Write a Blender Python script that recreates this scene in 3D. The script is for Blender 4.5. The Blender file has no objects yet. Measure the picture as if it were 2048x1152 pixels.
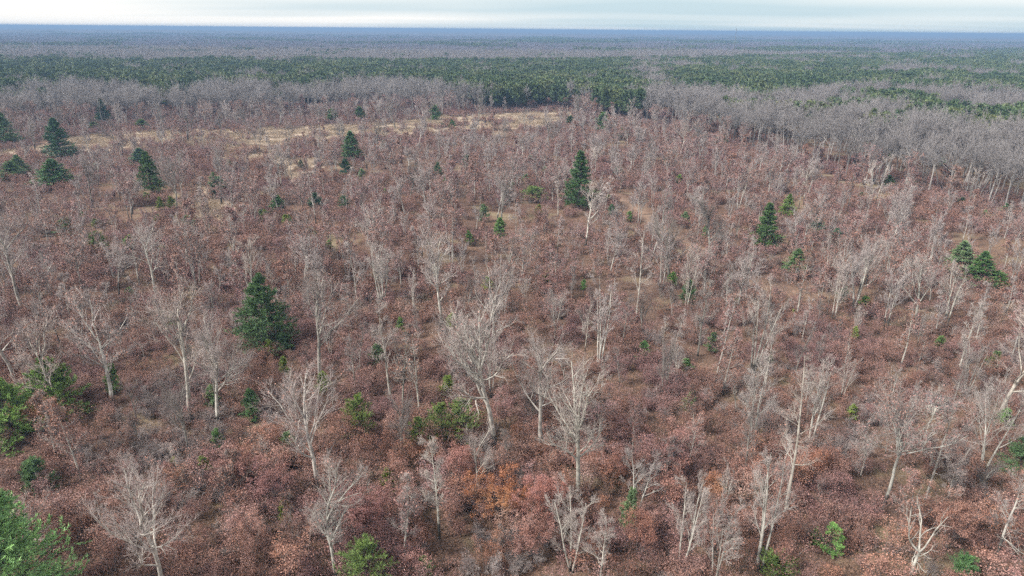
import bpy, math, random
import numpy as np
from mathutils import Matrix, Vector

# ------------------------------------------------------------------ camera, sky, sun, exposure
S = bpy.context.scene
COL = S.collection
CAM_H = 48.0
FPX = 1365.0                     # focal length in pixels of a 2048 px wide frame
PITCH = math.atan(517.0 / FPX)
ROLL = math.radians(0.5)
fw = np.array([0.0, math.cos(PITCH), -math.sin(PITCH)])
rt0 = np.array([1.0, 0.0, 0.0])
up0 = np.array([0.0, math.sin(PITCH), math.cos(PITCH)])
RT = math.cos(ROLL) * rt0 + math.sin(ROLL) * up0
UP = math.cos(ROLL) * up0 - math.sin(ROLL) * rt0
EYE = np.array([0.0, 0.0, CAM_H])
cam_data = bpy.data.cameras.new('camera')
cam_data.sensor_width = 36.0
cam_data.lens = 36.0 * FPX / 2048.0
cam_data.clip_start = 0.5
cam_data.clip_end = 60000.0
cam = bpy.data.objects.new('camera', cam_data)
COL.objects.link(cam)
m = Matrix.Identity(4)
for i in range(3):
    m[i][0], m[i][1], m[i][2], m[i][3] = RT[i], UP[i], -fw[i], EYE[i]
cam.matrix_world = m
S.camera = cam

SUN_DIR = np.array([-0.80, -0.34, 0.84]); SUN_DIR /= np.linalg.norm(SUN_DIR)
W = bpy.data.worlds.new('World'); S.world = W; W.use_nodes = True
nt = W.node_tree; nt.nodes.clear()
def N(t, typ, **kw):
    n = t.nodes.new(typ)
    for k, v in kw.items():
        if k.startswith('i_'):
            n.inputs[k[2:].replace('_', ' ')].default_value = v
        else:
            setattr(n, k, v)
    return n
sky = N(nt, 'ShaderNodeTexSky', sky_type='NISHITA', sun_disc=False)
sky.sun_elevation = math.asin(SUN_DIR[2]); sky.sun_rotation = math.atan2(SUN_DIR[0], SUN_DIR[1])
sky.air_density = 1.0; sky.dust_density = 1.5
skm = N(nt, 'ShaderNodeVectorMath', operation='SCALE'); skm.inputs['Scale'].default_value = 0.09
nt.links.new(sky.outputs[0], skm.inputs[0])
tc = N(nt, 'ShaderNodeTexCoord'); sep = N(nt, 'ShaderNodeSeparateXYZ')
nt.links.new(tc.outputs['Generated'], sep.inputs[0])
zc = N(nt, 'ShaderNodeMath', operation='MAXIMUM'); nt.links.new(sep.outputs[2], zc.inputs[0]); zc.inputs[1].default_value = 0.0
za = N(nt, 'ShaderNodeMath', operation='ADD'); nt.links.new(zc.outputs[0], za.inputs[0]); za.inputs[1].default_value = 0.035
dx = N(nt, 'ShaderNodeMath', operation='DIVIDE'); nt.links.new(sep.outputs[0], dx.inputs[0]); nt.links.new(za.outputs[0], dx.inputs[1])
dy = N(nt, 'ShaderNodeMath', operation='DIVIDE'); nt.links.new(sep.outputs[1], dy.inputs[0]); nt.links.new(za.outputs[0], dy.inputs[1])
cv = N(nt, 'ShaderNodeCombineXYZ'); nt.links.new(dx.outputs[0], cv.inputs[0]); nt.links.new(dy.outputs[0], cv.inputs[1])
mp = N(nt, 'ShaderNodeMapping'); mp.inputs['Location'].default_value = (2.7, 7.2, 0); mp.inputs['Rotation'].default_value = (0, 0, 0.12); mp.inputs['Scale'].default_value = (0.035, 0.06, 1)
nt.links.new(cv.outputs[0], mp.inputs[0])
cn = N(nt, 'ShaderNodeTexNoise'); cn.inputs['Scale'].default_value = 1.0; cn.inputs['Detail'].default_value = 3.5; cn.inputs['Roughness'].default_value = 0.5
nt.links.new(mp.outputs[0], cn.inputs['Vector'])
cr = N(nt, 'ShaderNodeValToRGB'); e = cr.color_ramp.elements
e[0].position = 0.40; e[0].color = (0.50, 0.635, 0.70, 1)
e[1].position = 0.57; e[1].color = (0.94, 0.925, 0.895, 1)
nt.links.new(cn.outputs[0], cr.inputs[0])
mxs = N(nt, 'ShaderNodeMix', data_type='RGBA'); mxs.inputs['Factor'].default_value = 0.86
nt.links.new(skm.outputs[0], mxs.inputs['A']); nt.links.new(cr.outputs[0], mxs.inputs['B'])
bg = N(nt, 'ShaderNodeBackground'); bg.inputs['Strength'].default_value = 0.265
nt.links.new(mxs.outputs['Result'], bg.inputs['Color'])
wo = N(nt, 'ShaderNodeOutputWorld'); nt.links.new(bg.outputs[0], wo.inputs['Surface'])

sl = bpy.data.lights.new('sun', 'SUN'); sl.energy = 1.5; sl.angle = math.radians(10); sl.color = (1.0, 0.955, 0.89)
sun = bpy.data.objects.new('sun', sl); COL.objects.link(sun)
sun.rotation_euler = Vector(-SUN_DIR).to_track_quat('-Z', 'Y').to_euler()

S.view_settings.view_transform = 'Standard'; S.view_settings.look = 'None'
S.view_settings.gamma = 1.0; S.view_settings.use_curve_mapping = False
S.view_settings.exposure = 2.3
S.render.engine = 'CYCLES'
cy = S.cycles
cy.max_bounces = 4; cy.diffuse_bounces = 1; cy.glossy_bounces = 1; cy.transmission_bounces = 2
cy.transparent_max_bounces = 4; cy.volume_bounces = 0
cy.sample_clamp_indirect = 2.0; cy.sample_clamp_direct = 4.0
cy.use_denoising = False
cy.denoiser = 'OPENIMAGEDENOISE'
cy.denoising_input_passes = 'RGB_ALBEDO_NORMAL'
cy.denoising_prefilter = 'ACCURATE'
cy.use_adaptive_sampling = True
cy.adaptive_threshold = 0.03
cy.pixel_filter_type = 'BLACKMAN_HARRIS'
S.render.filter_size = 1.0

# ------------------------------------------------------------------ geometry helpers
RNG = np.random.default_rng(7)
def unit(v): return v / (np.linalg.norm(v, axis=-1, keepdims=True) + 1e-12)

def hz(x, y):
    """height of the ground"""
    x = np.asarray(x, float); y = np.asarray(y, float)
    d = np.hypot(x, y)
    near = 0.35 * np.sin(x * 0.071 + 1.3) * np.cos(y * 0.053) + 0.5 * np.sin(x * 0.021 + y * 0.017) + 0.16 * np.sin(x * .31 + 2 * np.sin(y * .23))
    ang = np.degrees(np.arctan2(x, np.maximum(y, 1e-3)))
    t = np.clip((-ang - 10) / 32.0, 0, 1); t = t * t * (3 - 2 * t)
    rd = np.clip((d - 1100) / 1000.0, 0, 1); rd = rd * rd * (3 - 2 * rd)
    und = 3.0 * np.sin(x * 0.0011 + 0.7) * np.sin(y * 0.0013 + x * 0.0004) * np.clip((d - 1500) / 3000, 0, 1)
    return near * np.clip(1.6 - d / 1500.0, 0.0, 1.0) + 0.0 * t * rd * (0.9 + 0.1 * np.sin(ang * 1.3)) + und

def pix(x, y, z=0.0):
    """the point at height z that shows at pixel (x, y) of the 2048 x 1152 photograph"""
    d = fw + (x - 1024.0) / FPX * RT + (576.0 - y) / FPX * UP
    k = (z - CAM_H) / d[2]
    return EYE + k * d
def proj(p):
    v = np.asarray(p, float) - EYE
    zc_ = v @ fw
    return 1024.0 + FPX * (v @ RT) / zc_, 576.0 - FPX * (v @ UP) / zc_, zc_
def ground_at(x, y):
    p = pix(x, y)
    for _ in range(3):
        p = pix(x, y, float(hz(p[0], p[1])))
    return p

class MB:
    """collects vertices and faces of one mesh"""
    def __init__(self): self.v = []; self.f = []; self.n = 0
    def add(self, v, f, mat=0):
        v = np.asarray(v, float).reshape(-1, 3); f = np.asarray(f, np.int64)
        self.f.append((f + self.n, mat)); self.v.append(v); self.n += len(v)
    def mesh(self, name, mats, smooth=False):
        me = bpy.data.meshes.new(name)
        v = np.concatenate(self.v) if self.v else np.zeros((0, 3))
        me.vertices.add(len(v)); me.vertices.foreach_set('co', v.astype(np.float32).ravel())
        loops = np.concatenate([f.ravel() for f, _ in self.f])
        tot = np.concatenate([np.full(len(f), f.shape[1]) for f, _ in self.f])
        mi = np.concatenate([np.full(len(f), mt) for f, mt in self.f])
        me.loops.add(len(loops)); me.loops.foreach_set('vertex_index', loops.astype(np.int32))
        me.polygons.add(len(tot))
        st = np.concatenate([[0], np.cumsum(tot)[:-1]])
        me.polygons.foreach_set('loop_start', st.astype(np.int32))
        me.polygons.foreach_set('material_index', mi.astype(np.int32))
        if smooth: me.polygons.foreach_set('use_smooth', np.ones(len(tot), bool))
        for mt in mats: me.materials.append(mt)
        me.update(calc_edges=True)
        return me
    def tris(self): return sum(len(f) * (f.shape[1] - 2) for f, _ in self.f)
    def tubes(self, pts, rad, sides, mat=0, cap=False):
        """N polylines (N,M,3) with radii (N,M) as connected tubes"""
        n, mm, _ = pts.shape
        if n == 0: return
        tg = np.empty_like(pts); tg[:, 1:-1] = pts[:, 2:] - pts[:, :-2]; tg[:, 0] = pts[:, 1] - pts[:, 0]; tg[:, -1] = pts[:, -1] - pts[:, -2]
        tg = unit(tg)
        mean = unit(pts[:, -1] - pts[:, 0])
        ref = np.where(np.abs(mean[:, 2:3]) > 0.9, np.array([[1.0, 0, 0]]), np.array([[0, 0, 1.0]]))
        ref = np.repeat(ref[:, None, :], mm, 1)
        a = unit(np.cross(tg, ref)); b = np.cross(tg, a)
        th = np.arange(sides) * 2 * np.pi / sides
        ring = pts[:, :, None, :] + rad[:, :, None, None] * (np.cos(th)[None, None, :, None] * a[:, :, None, :] + np.sin(th)[None, None, :, None] * b[:, :, None, :])
        base = (np.arange(n) * mm * sides)[:, None, None] + (np.arange(mm - 1) * sides)[None, :, None] + np.arange(sides)[None, None, :]
        nx = (np.arange(n) * mm * sides)[:, None, None] + (np.arange(mm - 1) * sides)[None, :, None] + ((np.arange(sides) + 1) % sides)[None, None, :]
        f = np.stack([base, nx, nx + sides, base + sides], -1).reshape(-1, 4)
        self.add(ring.reshape(-1, 3), f, mat)
        if cap:
            last = (np.arange(n) * mm * sides + (mm - 1) * sides)
            if sides == 4 or sides == 3: self.f.append((np.stack([last + k for k in range(sides)], -1) + self.n - n * mm * sides, mat))
    def cones(self, p0, p1, rad, mat=0):
        n = len(p0); tg = unit(p1 - p0); ref = np.where(np.abs(tg[:, 2:3]) > .9, np.array([[1.0, 0, 0]]), np.array([[0, 0, 1.0]]))
        a = unit(np.cross(tg, ref)); b = np.cross(tg, a); rad = np.asarray(rad).reshape(-1, 1)
        v = np.stack([p0 + a * rad, p0 + (b * .87 - a * .5) * rad, p0 - (b * .87 + a * .5) * rad, p1], 1)
        i = np.arange(n)[:, None] * 4
        self.add(v.reshape(-1, 3), np.concatenate([i + np.array([[0, 1, 3]]), i + np.array([[1, 2, 3]]), i + np.array([[2, 0, 3]])]), mat)
    def blades(self, p, d, w, ln, rng, mat=0):
        """thin triangles: base at p, tip at p + d*ln, base width w"""
        side = unit(np.cross(d, rng.normal(size=d.shape))) * (np.asarray(w) * 0.5).reshape(-1, 1)
        v = np.stack([p - side, p + side, p + d * np.asarray(ln).reshape(-1, 1)], 1)
        self.add(v.reshape(-1, 3), np.arange(len(p) * 3).reshape(-1, 3), mat)
    def leaves(self, p, size, rng, mat=0, upb=0.5, aspect=0.62):
        """leaf: a diamond folded along its midrib"""
        n = len(p)
        nm = unit(rng.normal(size=(n, 3)) + np.array([0, 0, upb]))
        a = unit(np.cross(nm, rng.normal(size=(n, 3)))); b = np.cross(nm, a)
        s = np.asarray(size).reshape(-1, 1) if np.ndim(size) else np.full((n, 1), size)
        s = s * rng.uniform(0.65, 1.3, (n, 1))
        v = np.stack([p - a * s * .5, p - b * s * .5 * aspect + nm * s * .12, p + a * s * .5, p + b * s * .5 * aspect + nm * s * .12], 1)
        i = np.arange(n)[:, None] * 4
        self.add(v.reshape(-1, 3), np.concatenate([i + np.array([[0, 1, 2]]), i + np.array([[0, 2, 3]])]), mat)

def grow(start, d, ln, nseg, crook, up, rng, droop=0.0):
    n = len(start)
    pts = np.empty((n, nseg + 1, 3)); pts[:, 0] = start
    d = unit(d); st = (np.asarray(ln) / nseg).reshape(-1, 1)
    for k in range(nseg):
        d = unit(d + rng.normal(size=(n, 3)) * crook + np.array([0, 0, up + droop * (k / nseg - .5)]))
        pts[:, k + 1] = pts[:, k] + d * st
    return pts
def kids(pts, rad, ln, per, t0, t1, amin, amax, rng, flat=0.0, upb=0.25):
    """child starts, directions, radius and length scale, at random places along each polyline"""
    n, mm, _ = pts.shape
    t = (np.arange(per)[None, :] + rng.uniform(0, 1, (n, per))) / per * (t1 - t0) + t0
    x = t * (mm - 1); i = np.clip(x.astype(int), 0, mm - 2); fr = (x - i)[..., None]
    ar = np.arange(n)[:, None]
    p = pts[ar, i] * (1 - fr) + pts[ar, i + 1] * fr
    tg = unit(pts[ar, i + 1] - pts[ar, i])
    r = rad[ar, i] * (1 - fr[..., 0]) + rad[ar, i + 1] * fr[..., 0]
    q = rng.normal(size=p.shape); q[..., 2] = q[..., 2] * (1 - flat) + upb
    q = unit(q - (q * tg).sum(-1, keepdims=True) * tg)
    a = rng.uniform(amin, amax, t.shape)[..., None]
    d = np.cos(a) * tg + np.sin(a) * q
    lens = np.repeat(np.asarray(ln).reshape(-1, 1), per, 1)
    return p.reshape(-1, 3), d.reshape(-1, 3), r.ravel(), lens.ravel(), t.ravel()
def taper(r0, m_, end=0.3): return np.asarray(r0).reshape(-1, 1) * np.linspace(1, end, m_)[None, :]

# ------------------------------------------------------------------ materials
def mat(name):
    mt = bpy.data.materials.new(name); mt.use_nodes = True
    t = mt.node_tree; b = t.nodes['Principled BSDF']
    return mt, t, b
def ramp(t, fac, stops):
    r = N(t, 'ShaderNodeValToRGB'); el = r.color_ramp.elements
    while len(el) < len(stops): el.new(0.5)
    for q, (ps, c) in zip(el, stops): q.position = ps; q.color = (*c, 1)
    t.links.new(fac, r.inputs[0]); return r.outputs[0]
def noise(t, scale, detail=3, vec=None, rough=0.55):
    n = N(t, 'ShaderNodeTexNoise'); n.inputs['Scale'].default_value = scale; n.inputs['Detail'].default_value = detail; n.inputs['Roughness'].default_value = rough
    if vec is None:
        g = N(t, 'ShaderNodeNewGeometry'); vec = g.outputs['Position']
    t.links.new(vec, n.inputs['Vector']); return n.outputs[0]
def mul(t, a, b, fac=1.0, mode='MULTIPLY'):
    x = N(t, 'ShaderNodeMix', data_type='RGBA', blend_type=mode, clamp_result=True); x.inputs['Factor'].default_value = fac
    t.links.new(a, x.inputs['A']); t.links.new(b, x.inputs['B']); return x.outputs['Result']

def leaf_mat(name, stops, scale=0.07, rough=0.55, tint=True):
    """dead oak leaves: colour drifts over metres, with each leaf a little different"""
    mt, t, b = mat(name)
    c1 = ramp(t, noise(t, scale, 4), stops)
    g = N(t, 'ShaderNodeNewGeometry')
    c2 = ramp(t, g.outputs['Random Per Island'], [(0.0, (.52, .50, .50)), (.5, (.95, .95, .95)), (.85, (1.15, 1.15, 1.14)), (1.0, (1.4, 1.4, 1.38))])
    c = mul(t, c1, c2)
    if tint:
        o = N(t, 'ShaderNodeObjectInfo'); c = mul(t, c, o.outputs['Color'])
    t.links.new(c, b.inputs['Base Color'])
    b.inputs['Roughness'].default_value = rough; b.inputs['Specular IOR Level'].default_value = 0.35
    return mt
RUSSET = [(.30, (.20, .100, .096)), (.42, (.262, .142, .134)), (.50, (.275, .152, .124)), (.58, (.235, .114, .082)), (.68, (.325, .205, .17))]
M_LEAF = leaf_mat('russet_leaves', RUSSET, 0.09)
M_LITTER = leaf_mat('leaf_litter', [(.35, (.105, .065, .050)), (.5, (.155, .098, .074)), (.65, (.22, .152, .112))], 0.12, 0.6)
M_GRASS = leaf_mat('dry_grass', [(.35, (.28, .21, .145)), (.6, (.37, .29, .205))], 0.05, 0.6)

def bark_mat(name, c0, c1, char=True, scale=3.0):
    mt, t, b = mat(name)
    tcn = N(t, 'ShaderNodeTexCoord')
    base = ramp(t, noise(t, scale, 5), [(.33, c0), (.5, tuple((np.array(c0) + np.array(c1)) / 2)), (.66, c1)])
    o = N(t, 'ShaderNodeObjectInfo'); base = mul(t, base, o.outputs['Color'])
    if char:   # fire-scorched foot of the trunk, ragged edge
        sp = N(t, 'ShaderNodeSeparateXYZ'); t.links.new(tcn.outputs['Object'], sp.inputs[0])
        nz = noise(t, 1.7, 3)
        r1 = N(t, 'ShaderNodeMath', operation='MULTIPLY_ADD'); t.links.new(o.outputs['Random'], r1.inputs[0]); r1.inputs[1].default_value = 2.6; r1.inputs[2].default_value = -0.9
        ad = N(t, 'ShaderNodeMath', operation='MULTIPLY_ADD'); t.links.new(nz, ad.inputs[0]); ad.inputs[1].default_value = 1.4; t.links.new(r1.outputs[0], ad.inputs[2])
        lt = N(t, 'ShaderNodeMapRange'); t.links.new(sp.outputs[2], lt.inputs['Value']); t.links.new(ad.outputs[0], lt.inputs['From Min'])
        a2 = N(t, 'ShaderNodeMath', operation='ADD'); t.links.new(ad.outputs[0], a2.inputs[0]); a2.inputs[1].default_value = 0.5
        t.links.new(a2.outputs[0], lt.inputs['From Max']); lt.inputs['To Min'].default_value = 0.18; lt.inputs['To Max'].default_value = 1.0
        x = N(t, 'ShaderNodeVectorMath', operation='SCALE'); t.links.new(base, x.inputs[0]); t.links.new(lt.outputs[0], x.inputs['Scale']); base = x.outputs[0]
    t.links.new(base, b.inputs['Base Color']); b.inputs['Roughness'].default_value = 0.85; b.inputs['Specular IOR Level'].default_value = 0.2
    return mt
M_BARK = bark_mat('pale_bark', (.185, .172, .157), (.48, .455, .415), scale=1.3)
M_TWIG = bark_mat('twigs', (.235, .195, .188), (.36, .315, .30), char=False, scale=.4)
M_BARKD = bark_mat('dark_bark', (.05, .043, .038), (.11, .095, .085), char=False)
M_WBARK = bark_mat('wood_bark', (.17, .155, .145), (.36, .335, .315), char=False)
M_STEM = bark_mat('shrub_stems', (.15, .115, .10), (.25, .20, .185), char=False, scale=.5)
M_DTWIG = bark_mat('distant_twigs', (.125, .110, .132), (.20, .180, .20), char=False, scale=.012)  # darker, purpler copy of the wood twigs: grazing shade and haze put into colour
M_FTWIG = bark_mat('wood_twigs', (.155, .141, .140), (.255, .236, .232), char=False, scale=.06)

def needle_mat(name, stops, scale=.9, tint=True):
    mt, t, b = mat(name)
    c = ramp(t, noise(t, scale, 3), stops)
    g = N(t, 'ShaderNodeNewGeometry')
    c = mul(t, c, ramp(t, g.outputs['Random Per Island'], [(0, (.7, .7, .7)), (.8, (1.1, 1.1, 1.08)), (1, (1.4, 1.4, 1.35))]))
    o = N(t, 'ShaderNodeObjectInfo')
    if tint: c = mul(t, c, o.outputs['Color'])
    t.links.new(c, b.inputs['Base Color']); b.inputs['Roughness'].default_value = .55; b.inputs['Specular IOR Level'].default_value = .3
    return mt
M_NEEDLE = needle_mat('pine_needles', [(.3, (.075, .125, .06)), (.5, (.10, .165, .075)), (.7, (.135, .21, .085))])
M_FNEEDLE = needle_mat('plantation_needles', [(.36, (.050, .085, .036)), (.47, (.072, .112, .043)), (.56, (.105, .138, .054)), (.66, (.15, .175, .08))], .045)

# ground
M_GROUND, t, b = mat('forest_floor')
c1 = ramp(t, noise(t, 0.06, 5), [(.3, (.085, .055, .044)), (.5, (.125, .080, .060)), (.7, (.175, .122, .088))])
vor = N(t, 'ShaderNodeTexVoronoi'); vor.inputs['Scale'].default_value = 6.5
g = N(t, 'ShaderNodeNewGeometry'); t.links.new(g.outputs['Position'], vor.inputs['Vector'])
c1 = mul(t, c1, ramp(t, N(t, 'ShaderNodeSeparateColor').outputs[0], [(0, (1, 1, 1)), (1, (1, 1, 1))]), 0.0)
sc_ = N(t, 'ShaderNodeSeparateColor'); t.links.new(vor.outputs['Color'], sc_.inputs[0])
c1 = mul(t, c1, ramp(t, sc_.outputs[0], [(0, (.35, .33, .32)), (.5, (.95, .95, .95)), (1, (1.75, 1.6, 1.5))]))
olv = ramp(t, noise(t, 0.085, 5), [(.54, (0, 0, 0)), (.64, (1, 1, 1))])
xo = N(t, 'ShaderNodeMix', data_type='RGBA'); t.links.new(olv, xo.inputs['Factor']); t.links.new(c1, xo.inputs['A']); xo.inputs['B'].default_value = (.20, .155, .10, 1); c1 = xo.outputs['Result']
at = N(t, 'ShaderNodeAttribute', attribute_name='dry')
nz = noise(t, 0.25, 5)
sm = N(t, 'ShaderNodeMath', operation='ADD'); t.links.new(at.outputs['Fac'], sm.inputs[0]); t.links.new(nz, sm.inputs[1])
mr = N(t, 'ShaderNodeMapRange'); t.links.new(sm.outputs[0], mr.inputs['Value']); mr.inputs['From Min'].default_value = .82; mr.inputs['From Max'].default_value = 1.12
dryc = ramp(t, noise(t, 0.11, 5), [(.3, (.30, .23, .17)), (.5, (.41, .325, .255)), (.7, (.36, .30, .22))])
x = N(t, 'ShaderNodeMix', data_type='RGBA'); t.links.new(mr.outputs[0], x.inputs['Factor']); t.links.new(c1, x.inputs['A']); t.links.new(dryc, x.inputs['B'])
at2 = N(t, 'ShaderNodeAttribute', attribute_name='trail')
x2 = N(t, 'ShaderNodeMix', data_type='RGBA'); t.links.new(at2.outputs['Fac'], x2.inputs['Factor']); t.links.new(x.outputs['Result'], x2.inputs['A'])
trc = ramp(t, noise(t, .5, 4), [(.35, (.22, .145, .108)), (.65, (.31, .22, .165))]); t.links.new(trc, x2.inputs['B'])
t.links.new(x2.outputs['Result'], b.inputs['Base Color']); b.inputs['Roughness'].default_value = .9; b.inputs['Specular IOR Level'].default_value = .1
bm_ = N(t, 'ShaderNodeBump'); bm_.inputs['Strength'].default_value = .6; bm_.inputs['Distance'].default_value = .1
t.links.new(vor.outputs['Distance'], bm_.inputs['Height']); t.links.new(bm_.outputs[0], b.inputs['Normal'])

# ------------------------------------------------------------------ object helpers
def put(o, parent=None):
    COL.objects.link(o)
    if parent is not None: o.parent = parent
    return o
def tag(o, label=None, cat=None, group=None, kind=None):
    if label: o['label'] = label
    if cat: o['category'] = cat
    if group: o['group'] = group
    if kind: o['kind'] = kind
    return o
def mobj(name, mesh, parent=None): return put(bpy.data.objects.new(name, mesh), parent)

def scatter(name, pts, rot, scl, idx, meshes, label, cat):
    """one 'stuff' object: copies of a few meshes at many points"""
    pts = np.asarray(pts, float); me = bpy.data.meshes.new(name)
    me.vertices.add(len(pts)); me.vertices.foreach_set('co', pts.astype(np.float32).ravel())
    for nm, ty, ar in (('rot', 'FLOAT', rot), ('scl', 'FLOAT', scl), ('idx', 'INT', idx)):
        a = me.attributes.new(nm, ty, 'POINT'); a.data.foreach_set('value', np.asarray(ar, np.float32 if ty == 'FLOAT' else np.int32))
    o = mobj(name, me)
    ng = bpy.data.node_groups.new(name + '_copies', 'GeometryNodeTree')
    ng.interface.new_socket('Geometry', in_out='INPUT', socket_type='NodeSocketGeometry')
    ng.interface.new_socket('Geometry', in_out='OUTPUT', socket_type='NodeSocketGeometry')
    gi = ng.nodes.new('NodeGroupInput'); go = ng.nodes.new('NodeGroupOutput'); jn = ng.nodes.new('GeometryNodeJoinGeometry')
    ng.links.new(jn.outputs[0], go.inputs[0])
    def attr(nm, ty):
        n = ng.nodes.new('GeometryNodeInputNamedAttribute'); n.data_type = ty; n.inputs['Name'].default_value = nm; return n.outputs['Attribute']
    ar_, as_, ai_ = attr('rot', 'FLOAT'), attr('scl', 'FLOAT'), attr('idx', 'INT')
    cx = ng.nodes.new('ShaderNodeCombineXYZ'); ng.links.new(ar_, cx.inputs[2])
    for k, ms in enumerate(meshes):
        src = bpy.data.objects.new(name + '_kind', ms)
        oi = ng.nodes.new('GeometryNodeObjectInfo'); oi.inputs['Object'].default_value = src
        cp = ng.nodes.new('FunctionNodeCompare'); cp.data_type = 'INT'; cp.operation = 'EQUAL'
        ng.links.new(ai_, cp.inputs['A'] if False else [s for s in cp.inputs if s.name == 'A' and s.type == 'INT'][0])
        [s for s in cp.inputs if s.name == 'B' and s.type == 'INT'][0].default_value = k
        ip = ng.nodes.new('GeometryNodeInstanceOnPoints')
        ng.links.new(gi.outputs[0], ip.inputs['Points']); ng.links.new(cp.outputs[0], ip.inputs['Selection'])
        ng.links.new(oi.outputs['Geometry'], ip.inputs['Instance']); ng.links.new(cx.outputs[0], ip.inputs['Rotation']); ng.links.new(as_, ip.inputs['Scale'])
        ng.links.new(ip.outputs[0], jn.inputs[0])
    md = o.modifiers.new('copies', 'NODES'); md.node_group = ng
    tag(o, label, cat, kind='stuff')
    return o

# ------------------------------------------------------------------ ground sheet
def inpoly(px, py, poly):
    poly = np.asarray(poly, float); r = np.zeros(px.shape, bool); j = len(poly) - 1
    for i in range(len(poly)):
        xi, yi = poly[i]; xj, yj = poly[j]
        c = ((yi > py) != (yj > py)) & (px < (xj - xi) * (py - yi) / (yj - yi + 1e-9) + xi)
        r ^= c; j = i
    return r
def wpoly(pts, z=0.0): return np.array([pix(x, y, z)[:2] for x, y in pts])
def seg_dist(px, py, line):
    d = np.full(px.shape, 1e9)
    for (ax, ay), (bx, by) in zip(line[:-1], line[1:]):
        vx, vy = bx - ax, by - ay
        t_ = np.clip(((px - ax) * vx + (py - ay) * vy) / (vx * vx + vy * vy), 0, 1)
        d = np.minimum(d, np.hypot(px - ax - t_ * vx, py - ay - t_ * vy))
    return d
FIELD = [wpoly([(-60, 318), (60, 312), (170, 306), (330, 285), (440, 300), (560, 288), (700, 272), (860, 268), (960, 262), (1090, 254), (1150, 242), (1145, 226), (1060, 226), (870, 233), (760, 248), (600, 250), (480, 258), (340, 262), (230, 268), (150, 276), (60, 296), (-60, 305)]),
         wpoly([(375, 400), (440, 392), (480, 420), (455, 448), (400, 446), (360, 425)]),
         wpoly([(395, 360), (430, 365), (425, 395), (390, 390)]),
         wpoly([(570, 350), (630, 345), (640, 362), (580, 372)]),
         wpoly([(1740, 385), (1800, 392), (1790, 412), (1735, 405)]),
         wpoly([(1800, 600), (1880, 605), (1870, 640), (1800, 650)]),
         wpoly([(1930, 590), (2060, 600), (2060, 625), (1930, 605)]),
         wpoly([(560, 320), (640, 316), (650, 335), (570, 345)]),
         wpoly([(425, 300), (560, 300), (555, 330), (440, 325)]),
         wpoly([(865, 242), (1000, 234), (1142, 226), (1142, 244), (1000, 252), (872, 258)]), wpoly([(150, 280), (250, 270), (345, 268), (340, 284), (240, 300), (155, 304)]), wpoly([(405, 262), (485, 258), (488, 272), (410, 278)]), wpoly([(640, 252), (770, 246), (772, 262), (645, 268)])]
TRAIL = [wpoly([(1235, 392), (1262, 408), (1285, 425), (1330, 465), (1380, 490), (1420, 520), (1480, 555), (1560, 580), (1640, 590)]),
         wpoly([(1420, 730), (1350, 690), (1300, 660), (1270, 600), (1300, 570), (1400, 560), (1480, 555)])]
ang = np.concatenate([np.linspace(-180, -58, 20)[:-1], np.linspace(-56, 56, 250), np.linspace(58, 180, 20)[1:]])
rr = np.concatenate([[0.5], 18 * 1.0235 ** np.arange(312)])
A_, R_ = np.meshgrid(np.radians(ang), rr)
gx, gy = (R_ * np.sin(A_)), (R_ * np.cos(A_))
gz = hz(gx, gy)
nA, nR = len(ang), len(rr)
ii = (np.arange(nR - 1)[:, None] * nA + np.arange(nA - 1)[None, :]).ravel()
mb = MB(); mb.add(np.stack([gx, gy, gz], -1).reshape(-1, 3), np.stack([ii, ii + 1, ii + nA + 1, ii + nA], -1))
gm = mb.mesh('ground', [M_GROUND], True)
dry = np.zeros(gx.shape)
for k, pl in enumerate(FIELD): dry[inpoly(gx, gy, pl)] = 0.9 if k == 0 else 0.60
dry *= np.clip(np.sin(gx * .055 + 1.2 * np.sin(gy * .06)) * .35 + 1.0 + .2 * np.sin(gx * .021 + 2.2), .5, 1)
for pl in FIELD[9:]: dry[inpoly(gx, gy, pl)] = 1.1
tr = np.zeros(gx.shape)
for k, ln in enumerate(TRAIL): tr = np.maximum(tr, np.clip(1.5 - seg_dist(gx, gy, ln) / (1.35 if k == 0 else 1.6), 0, 1) * (.8 if k == 0 else .4))
for nm, ar in (('dry', dry), ('trail', tr)):
    a = gm.attributes.new(nm, 'FLOAT', 'POINT'); a.data.foreach_set('value', ar.ravel().astype(np.float32))
tag(mobj('ground', gm), 'flat forest floor of brown leaf litter with a tan grassy strip', 'ground', kind='structure')
def is_field(x, y):
    r = np.zeros(np.shape(x), bool)
    for pl in FIELD: r |= inpoly(np.asarray(x), np.asarray(y), pl)
    return r
_hp = ground_at(1870, 818)[:2]
def hut_clear(x, y): return seg_dist(np.asarray(x), np.asarray(y), [tuple(_hp), tuple(_hp * .88)]) > 2.3
def before_field(x, y, ks):
    r = np.zeros(np.shape(x), bool)
    for k in ks:
        for pl in [FIELD[0]] + FIELD[9:]: r |= inpoly(np.asarray(x) * k, np.asarray(y) * k, pl)
    return r
def trail_d(x, y): return np.minimum(seg_dist(np.asarray(x), np.asarray(y), TRAIL[0]), seg_dist(np.asarray(x), np.asarray(y), TRAIL[1]))
WOOD_EDGE = [(-400, 270), (0, 258), (100, 255), (300, 246), (500, 238), (700, 231), (900, 226), (1100, 222), (1180, 228), (1250, 242), (1330, 258), (1450, 288), (1550, 318), (1650, 345), (1750, 372), (1850, 394), (1950, 414), (2048, 432), (2300, 470)]
def wood_depth(x, y):
    """pixels by which a ground point lies beyond the edge of the woods (positive = in the woods)"""
    p = np.stack([x, y, hz(x, y)], -1); u, v, zc_ = proj(p)
    e_ = np.interp(u, [q[0] for q in WOOD_EDGE], [q[1] for q in WOOD_EDGE])
    return e_ - v

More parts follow.
